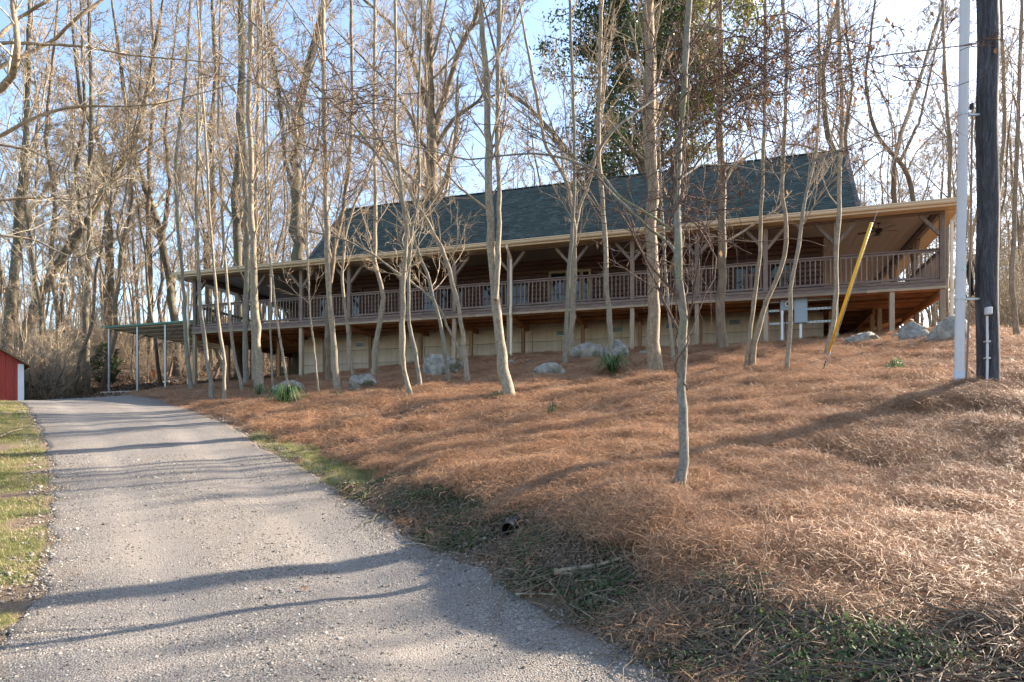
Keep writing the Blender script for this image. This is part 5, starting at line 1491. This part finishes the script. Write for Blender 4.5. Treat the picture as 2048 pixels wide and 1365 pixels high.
# evergreen, leafy to the ground behind the roof
def evergreen():
    d = 40; q = P(1290, 500, d); g = Hs(q.x, q.y); r = np.random.default_rng(9)
    e = empty('evergreen_tree', (q.x, q.y, g)); tag(e, 'tall leafy evergreen standing behind the middle of the green roof', 'tree')
    tp_ = [(0, 0, -.2), (.2, 0, 6), (-.1, .2, 12), (.3, 0, 20), (.2, 0, 29)]
    P_, R_ = resample(tp_, [.45, .38, .3, .2, .08], 24); ta = Acc(); ta.add(P_[None], R_[None], 10); obj('trunk', ta.mesh('trunk', M['bark_dark']), e)
    ca = Acc()
    S_, D_, L_, R2 = children(r, P_[None], R_[None], 110, .10, .98, 70, .25, .4, np.array([28.]), falloff=.2)
    p1, r1 = grow(r, S_, D_, L_ * .9, R2, 7, .12, .05); ca.add(p1, r1, 5)
    S_, D_, L2, R3 = children(r, p1, r1, 7, .25, 1, 45, .42, .5, L_); p2, r2_ = grow(r, S_, D_, L2, np.maximum(R3, .012), 5, .18, .02); ca.add(p2, r2_, 3)
    obj('limbs', ca.mesh('limbs', M['bark_brown']), e)
    def leafset(sel, mat, n, nm):
        V = []; T = []
        pool = p2[sel]; 
        c_ = pool[r.integers(0, len(pool), n), r.integers(1, 5, n)] + r.normal(0, .3, (n, 3))
        d1 = nrmz(r.normal(0, 1, (n, 3)) + np.array([0, 0, -.5])); d2 = nrmz(np.cross(d1, r.normal(0, 1, (n, 3)))); s_ = r.uniform(.08, .165, n)[:, None]
        V = np.stack([c_ - d1 * s_, c_ + d2 * s_ * .38, c_ + d1 * s_, c_ - d2 * s_ * .38], 1).reshape(-1, 3)
        T = np.arange(n * 4).reshape(-1, 4)
        obj(nm, mesh_np(nm, V, T, mat=mat), e)
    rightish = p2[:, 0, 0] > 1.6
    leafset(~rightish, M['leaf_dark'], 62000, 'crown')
    leafset(rightish, M['leaf_sunlit'], 36000, 'sunlit_foliage')  # right side of the crown coloured as if lit by the sun
evergreen()

# ------------------------------------------------------------------ woodland behind: a few kinds, each copied as individuals
def generic(seed, Ht, bark_, tw, fork=False, n1=16, thick=.15):
    r = np.random.default_rng(seed)
    ta, ca = Acc(), Acc()
    def stem(S_, Ht_, R0, lean, w_):
        k = 12; x = np.cumsum(r.normal(0, w_, k)) ; y = np.cumsum(r.normal(0, w_, k)); x -= x[0]; y -= y[0]
        z = np.linspace(0, Ht_, k); pts = np.stack([S_[0] + x + lean[0] * z, S_[1] + y + lean[1] * z, S_[2] + z], -1)
        return resample(pts, np.linspace(R0, R0 * .25, k), 22)
    P_, R_ = stem((0, 0, -.3), Ht, thick, r.normal(0, .05, 2), .22); R_[0] *= 1.35
    st = [(P_, R_)]
    if fork:
        j = 8; P2, R2 = stem(P_[j], Ht * .6, R_[j] * .75, r.choice([-1, 1]) * np.array([.28, .1]), .2); st.append((P2, R2))
    for a, b in st:
        ta.add(a[None], b[None], 8)
        twigs(r, ca, a[None], b[None], np.array([Ht * (1 if a is P_ else .6)]), [(n1, .26, .99, 34, .27, .40, 7, .13, .08, 4), (7, .2, 1, 38, .5, .5, 5, .16, .05, 3), (6, .15, 1, 40, .5, .55, 4, .17, .03, 3), (6, .15, 1, 40, .6, .6, 2, .17, .02, 3)], .0085)
    return ta.mesh('trunk', M[bark_]), ca.mesh('crown', M[tw])
kinds = [generic(201, 19, 'bark_dark', 'twig', True, 17, .15), generic(202, 17, 'bark_brown', 'twig', False, 17, .11), generic(203, 21, 'bark_brown', 'twig', True, 18, .16),
         generic(204, 15, 'bark_tan', 'twig_pale', False, 16, .08), generic(205, 18, 'bark_dark', 'twig', False, 17, .14), generic(206, 16, 'bark_tan', 'twig', True, 16, .10)]
kdesc = ['dark forked', 'slim brown', 'tall forked brown', 'thin pale', 'dark straight', 'pale forked']
def zone(px, d):
    near = 'close' if d < 46 else ('farther' if d < 60 else 'far')
    Z = ((60, 'behind the red shed'), (190, 'between shed and cedar bush'), (260, 'behind the cedar bush'), (400, 'seen past the carport'), (560, 'behind the porch left corner'),
         (720, 'behind the left roof end'), (980, 'behind the roof beside the massive oak'), (1240, 'behind the roof left of the evergreen'), (1500, 'behind the evergreen'),
         (1720, 'behind the right roof end'), (1920, 'above the right porch end'), (9999, 'right of the utility pole'))
    return next(z_ for l_, z_ in Z if px < l_), near
lab = {'L': ('bare woodland tree beyond the carport and the shed', 'bare trees of the wood beyond the carport'),
       'M': ('bare woodland tree rising behind the long green roof', 'bare trees behind the long green roof'),
       'R': ('bare woodland tree beyond the right porch end and the utility pole', 'bare trees beyond the right porch end')}
protos = {}
def put_tree(k, x, y, s, rz, lb):
    z = Hs(x, y)
    e = bpy.data.objects.new('woodland_tree', None) if k not in protos else protos[k].copy()
    e.location = (x, y, z); e.rotation_euler = (random.uniform(-.06, .06), random.uniform(-.06, .06), rz); e.scale = (s, s, s)
    zn, nr_ = zone(CX + F * x / y, y)
    zg = 'standing right of the picture' if lb == 'S' else zn
    link(e); tag(e, f'{kdesc[k]} bare tree on the slope outside the right edge' if lb == 'S' else f'{kdesc[k]} bare tree {nr_} {zn}' if nr_ == 'close' else f'{kdesc[k]} bare tree {nr_} off {zn}', 'tree', f'bare woodland trees {zg}')
    if k not in protos:
        protos[k] = e; obj('trunk', kinds[k][0], e); obj('crown', kinds[k][1], e)
    else:
        for ch in protos[k].children:
            c_ = ch.copy(); sc.collection.objects.link(c_); c_.parent = e
def in_carport(x, y, m=.8):
    v = Vector((x, y, 0)) - Vector((A.x, A.y, 0)); a_, b_ = v.dot(ax_n), v.dot(back)
    return -m < a_ < 6.4 + m and -m - 1 < b_ < 8.2 + m
rt_ = random.Random(21)
placed = []
def ok(x, y, dmin):
    return all((x - a) ** 2 + (y - b) ** 2 > dmin * dmin for a, b in placed)
def field(n, pxa, pxb, da, db, lb, dmin=2.2, smin=.8, smax=1.25, ks=(0, 1, 2, 3, 4, 5)):
    c_ = 0; tries = 0
    while c_ < n and tries < n * 60:
        tries += 1
        d = rt_.uniform(da, db); px = rt_.uniform(pxa, pxb); x = (px - CX) / F * d
        if not ok(x, d, dmin) or in_carport(x, d): continue
        lx_ = HM.inverted() @ Vector((x, d, 0))
        if -32 < lx_.x < 3 and -1 < lx_.y < 15: continue
        placed.append((x, d)); put_tree(rt_.choice(ks), x, d, rt_.uniform(smin, smax), rt_.uniform(0, 6.28), lb); c_ += 1
field(34, -60, 640, 36, 75, 'L')
field(12, 60, 520, 33, 45, 'L', smin=.6, smax=.9)
field(26, 600, 1250, 46, 80, 'M', smin=.9, smax=1.4)
field(20, 1250, 1760, 46, 80, 'M', smin=.8, smax=1.2)
field(34, 1690, 2110, 33, 85, 'R', smin=.65, smax=1.2)

# brushy multi-stemmed thicket shrubs on the woodland edge
def brush(seed, Ht, tw):
    r = np.random.default_rng(seed); n = 26
    S_ = np.c_[r.normal(0, .35, (n, 2)), np.full(n, -.05)]; D_ = np.c_[r.normal(0, .45, (n, 2)), np.ones(n)]
    A_ = Acc(); L = Ht * r.uniform(.5, 1.1, n); p, rd = grow(r, S_, D_, L, r.uniform(.010, .022, n), 8, .12, .03); A_.add(p, rd, 4)
    twigs(r, A_, p, rd, L, [(6, .2, 1, 38, .4, .6, 5, .16, .03, 3), (5, .15, 1, 42, .5, .6, 4, .18, .02, 3), (3, .15, 1, 42, .5, .6, 3, .18, .02, 3)], .0065)
    return A_.mesh('stems', M[tw])
bk = [brush(300, 3.6, 'twig'), brush(301, 2.8, 'twig_pale'), brush(302, 4.6, 'twig'), brush(303, 2.2, 'twig')]
def field_b(n, pxa, pxb, da, db, label, group, smin=.7, smax=1.4):
    for i in range(n):
        d = rt_.uniform(da, db); px = rt_.uniform(pxa, pxb); x = (px - CX) / F * d
        l_ = HM.inverted() @ Vector((x, d, 0))
        if -33 < l_.x < 3.5 and -1.5 < l_.y < 15: continue
        if in_carport(x, d, 1.4) or (px > 150 and px < 260 and d < 39): continue
        s = rt_.uniform(smin, smax)
        kb = rt_.randrange(4); o = obj('brush', bk[kb], None, (x, d, Hs(x, d)), (0, 0, rt_.uniform(0, 6.28)), (s, s, s)); zn, nr_ = zone(px, d + 6); tag(o, f'{("upright brown", "pale", "tall brown", "low dense")[kb]} leafless twiggy brush {zn}, {"nearer" if d < (da + db) / 2 else "farther"} row', 'bush', f'leafless brush {zn}')
field_b(46, -60, 560, 34, 58, 'leafless twiggy brush on the woodland edge beyond the carport', 'leafless brush beyond the carport')
field_b(14, -40, 180, 31, 36, 'leafless twiggy brush close behind the red shed', 'leafless brush behind the shed')
field_b(30, 1900, 2110, 24, 50, 'leafless twiggy brush on the rise right of the house', 'leafless brush right of the house')
field_b(20, 560, 1250, 44, 60, 'leafless twiggy brush behind the long house', 'leafless brush behind the house')
# far wood closing the view, one mass
def far_wood():
    r = np.random.default_rng(31); A_ = Acc(); n = 420
    d = r.uniform(80, 125, n); x = r.uniform(-.9, .9, n) * d; z = H(x, d)
    S_ = np.stack([x, d, z], -1); D_ = np.c_[r.normal(0, .07, (n, 2)), np.ones(n)]; L = r.uniform(10, 19, n)
    p, rd = grow(r, S_, D_, L, r.uniform(.08, .22, n), 7, .05, .05); A_.add(p, rd, 4)
    twigs(r, A_, p, rd, L, [(8, .25, 1, 32, .3, .5, 4, .12, .08, 3), (7, .2, 1, 36, .5, .6, 2, .14, .04, 3)], .028)
    o = obj('far_wood', A_.mesh('far_wood', M['bark_brown'])); tag(o, 'distant bare wood merging into one brown mass', kind='stuff')
far_wood()
# dark rotten stump and tangle left of the cedar
sp = P(88, 772, 32); sp.z = Hs(sp.x, sp.y)
st = empty('uprooted_stump', sp); tag(st, 'dark uprooted stump in brush between shed and cedar bush', 'stump')
r = np.random.default_rng(8); A_ = Acc(); n = 90
S_ = np.c_[r.normal(0, .3, (n, 2)), r.uniform(0, .9, n)]; D_ = r.normal(0, 1, (n, 3)); p, rd = grow(r, S_, D_, r.uniform(.4, 1.2, n), r.uniform(.02, .06, n), 5, .25, -.03); A_.add(p, rd, 5)
obj('roots', A_.mesh('roots', M['bark_dark']), st)
MB().tube([(0, 0, -.2), (.05, 0, .5), (.0, .1, 1.1), (.1, .1, 1.5)], [.42, .34, .3, .12], 9).build('trunk', M['bark_dark'], st, smooth=True)
# small orange-red marker stake in the wood
sk, skd = P(308, 745, 38), 38
sk.z = Hs(sk.x, sk.y); e = empty('marker_stake', sk); tag(e, 'small orange-red marker stake seen between the carport posts', 'stake')
MB().box(-.02, .02, -.02, .02, -.1, .9).build('rod', M['wood_tan'], e)
MB().box(-.07, .07, -.025, -.021, .55, .95).build('flag', M['orange'], e)

# trees to the right of the frame (they throw the shadow bands over slope and drive)
G_R = 'trees right of the picture that shade the slope'
for i, (x, y, k, s) in enumerate(((19.5, 10.5, 3, .8), (24, 16.0, 3, .9), (31, 14, 1, .8), (30, 21, 4, .8), (17.6, 17.8, 3, .7), (20.5, 20.5, 3, .75))):
    lab['S'] = ('bare tree standing on the slope outside the right edge', G_R)
    put_tree(k, x, y, s, i * 1.3, 'S')

# ------------------------------------------------------------------ debris at the foot of the bank
def stick(pts, r0, label, name='fallen_branch', mat=M['twig'], n=7, lift=.04):
    W = []
    for px, py in pts:
        q, d = gp(px, py); W.append(Vector((q.x, q.y, Hs(q.x, q.y) + lift)))
    b = W[0].copy(); out = [tuple(p - b) for p in W]
    o = MB().tube(out, [r0 * (1 - .6 * i / (len(out) - 1)) for i in range(len(out))], n).build(name, mat, None, smooth=True, loc=b)
    tag(o, label, 'stick')
stick([(1108,1166),(1150,1155),(1200,1142),(1245,1124)], .030, 'thick pale driftwood log lying at the foot of the bank', 'fallen_log', M['bark_tan'], 10, .05)
stick([(1108,1168),(1140,1166),(1180,1158),(1215,1140)], .014, 'thinner pale stick lying against the driftwood log', mat=M['bark_tan'])
stick([(1030,1205),(1080,1200),(1130,1208)], .010, 'pale bark strip on the drive edge below the driftwood log', mat=M['twig_pale'])
stick([(1180,1210),(1240,1212),(1312,1216)], .008, 'long straight pale stick on the dirt right of the bark strip', mat=M['twig_pale'])
stick([(1230,1225),(1270,1250),(1300,1275)], .005, 'thin dark twig slanting down the dirt to the right', mat=M['vine'])
stick([(1075,1130),(1110,1150),(1130,1190)], .006, 'dark twig crossing left of the driftwood log', mat=M['vine'])
stick([(815,1085),(850,1092),(905,1090)], .012, 'dark rotting stick at the gravel edge below the drain pipe', mat=M['bark_brown'])
stick([(810,1098),(840,1099),(872,1104)], .007, 'pale thin stick on the gravel left of the drain pipe', mat=M['twig_pale'])
stick([(1115,1262),(1145,1268),(1172,1280)], .008, 'short dark stick on the lower gravel edge', mat=M['vine'])
stick([(1125,1040),(1160,1075),(1195,1103)], .005, 'long pale stem slanting down across the bank', mat=M['twig_pale'])
stick([(1260,1160),(1300,1130),(1350,1080)], .005, 'pale stem slanting up the bank right of the log', mat=M['twig_pale'])
stick([(0,878),(20,868),(45,862)], .02, 'pale broken branch on the left verge', mat=M['bark_tan'])
for i, (pts, r0, m_, lb_) in enumerate((
    ([(985,1172),(1010,1178),(1050,1180)], .007, 'bark_brown', 'short brown stick at the gravel edge left of the bark strip'),
    ([(1010,1150),(1045,1162),(1090,1160)], .006, 'twig', 'pale crooked twig just above the bark strip'),
    ([(1140,1225),(1165,1240),(1200,1262)], .006, 'twig', 'pale root-like twig on the bare dirt below the long stick'),
    ([(1150,1190),(1190,1182),(1235,1188)], .008, 'bark_tan', 'tan stick lying between driftwood log and long straight stick'),
    ([(1060,1222),(1100,1232),(1122,1248)], .006, 'bark_brown', 'dark twig poking from the dirt onto the lower gravel'),
    ([(900,1118),(930,1124),(968,1120)], .006, 'bark_brown', 'small brown twig at the gravel edge under the grassy strip'),
    ([(1330,1210),(1370,1190),(1425,1185)], .006, 'twig', 'pale bent stalk on the shaded bank centre'),
    ([(1395,1300),(1440,1280),(1490,1300)], .007, 'vine', 'dark curved root on the dirt bank near the bottom'),
    ([(1560,1330),(1600,1300),(1640,1290)], .005, 'twig_pale', 'thin pale twig leaning on the lowest bank'))):
    stick(pts, r0, lb_, mat=M[m_], lift=.05)
def dead_leaf(px, py, s, label, rz, tilt=.4):
    q, d = gp(px, py); z = Hs(q.x, q.y) if q.x > xr(q.y) else float(road_z(np.array([q.x]), np.array([q.y]))[0])
    out = []; n = 14
    for k in range(n):
        a = 2 * math.pi * k / n; rr_ = s * (1 if k % 2 else .5) * (1.25 if k in (7,) else 1)
        out.append((math.cos(a) * rr_, math.sin(a) * rr_ * .75, .25 * s * abs(math.sin(a * 1.5))))
    v = [(0, 0, 0)] + out
    o = bpy.data.objects.new('fallen_leaf', bpy.data.meshes.new('fallen_leaf')); o.data.from_pydata(v, [], [(0, i + 1, (i + 1) % n + 1) for i in range(n)]); o.data.materials.append(M['leaf_dead'])
    link(o); o.location = (q.x, q.y, z + .012 + s * .2); o.rotation_euler = (tilt, .1, rz); tag(o, label, 'leaf')
dead_leaf(608, 1192, .038, 'curled tan oak leaf lying alone on the gravel', .5)
dead_leaf(1220, 1222, .035, 'lobed brown leaf at the foot of the bank below the long stick', 1.2, .9)
dead_leaf(1505, 1235, .04, 'orange-brown leaf stuck on the bare dirt of the bank', 2.2, 1.2)
dead_leaf(1460, 1285, .035, 'upright pale tan leaf standing on the dirt bank', 1.5, 1.4)
dead_leaf(1828, 1180, .038, 'round pale leaf resting on the straw at lower right', 0, .9)
dead_leaf(1215, 1190, .03, 'reddish lobed leaf just under the driftwood log', .2, .5)
dead_leaf(1618, 1310, .025, 'small yellow-tan leaf near the bottom of the bank', 2, 1)
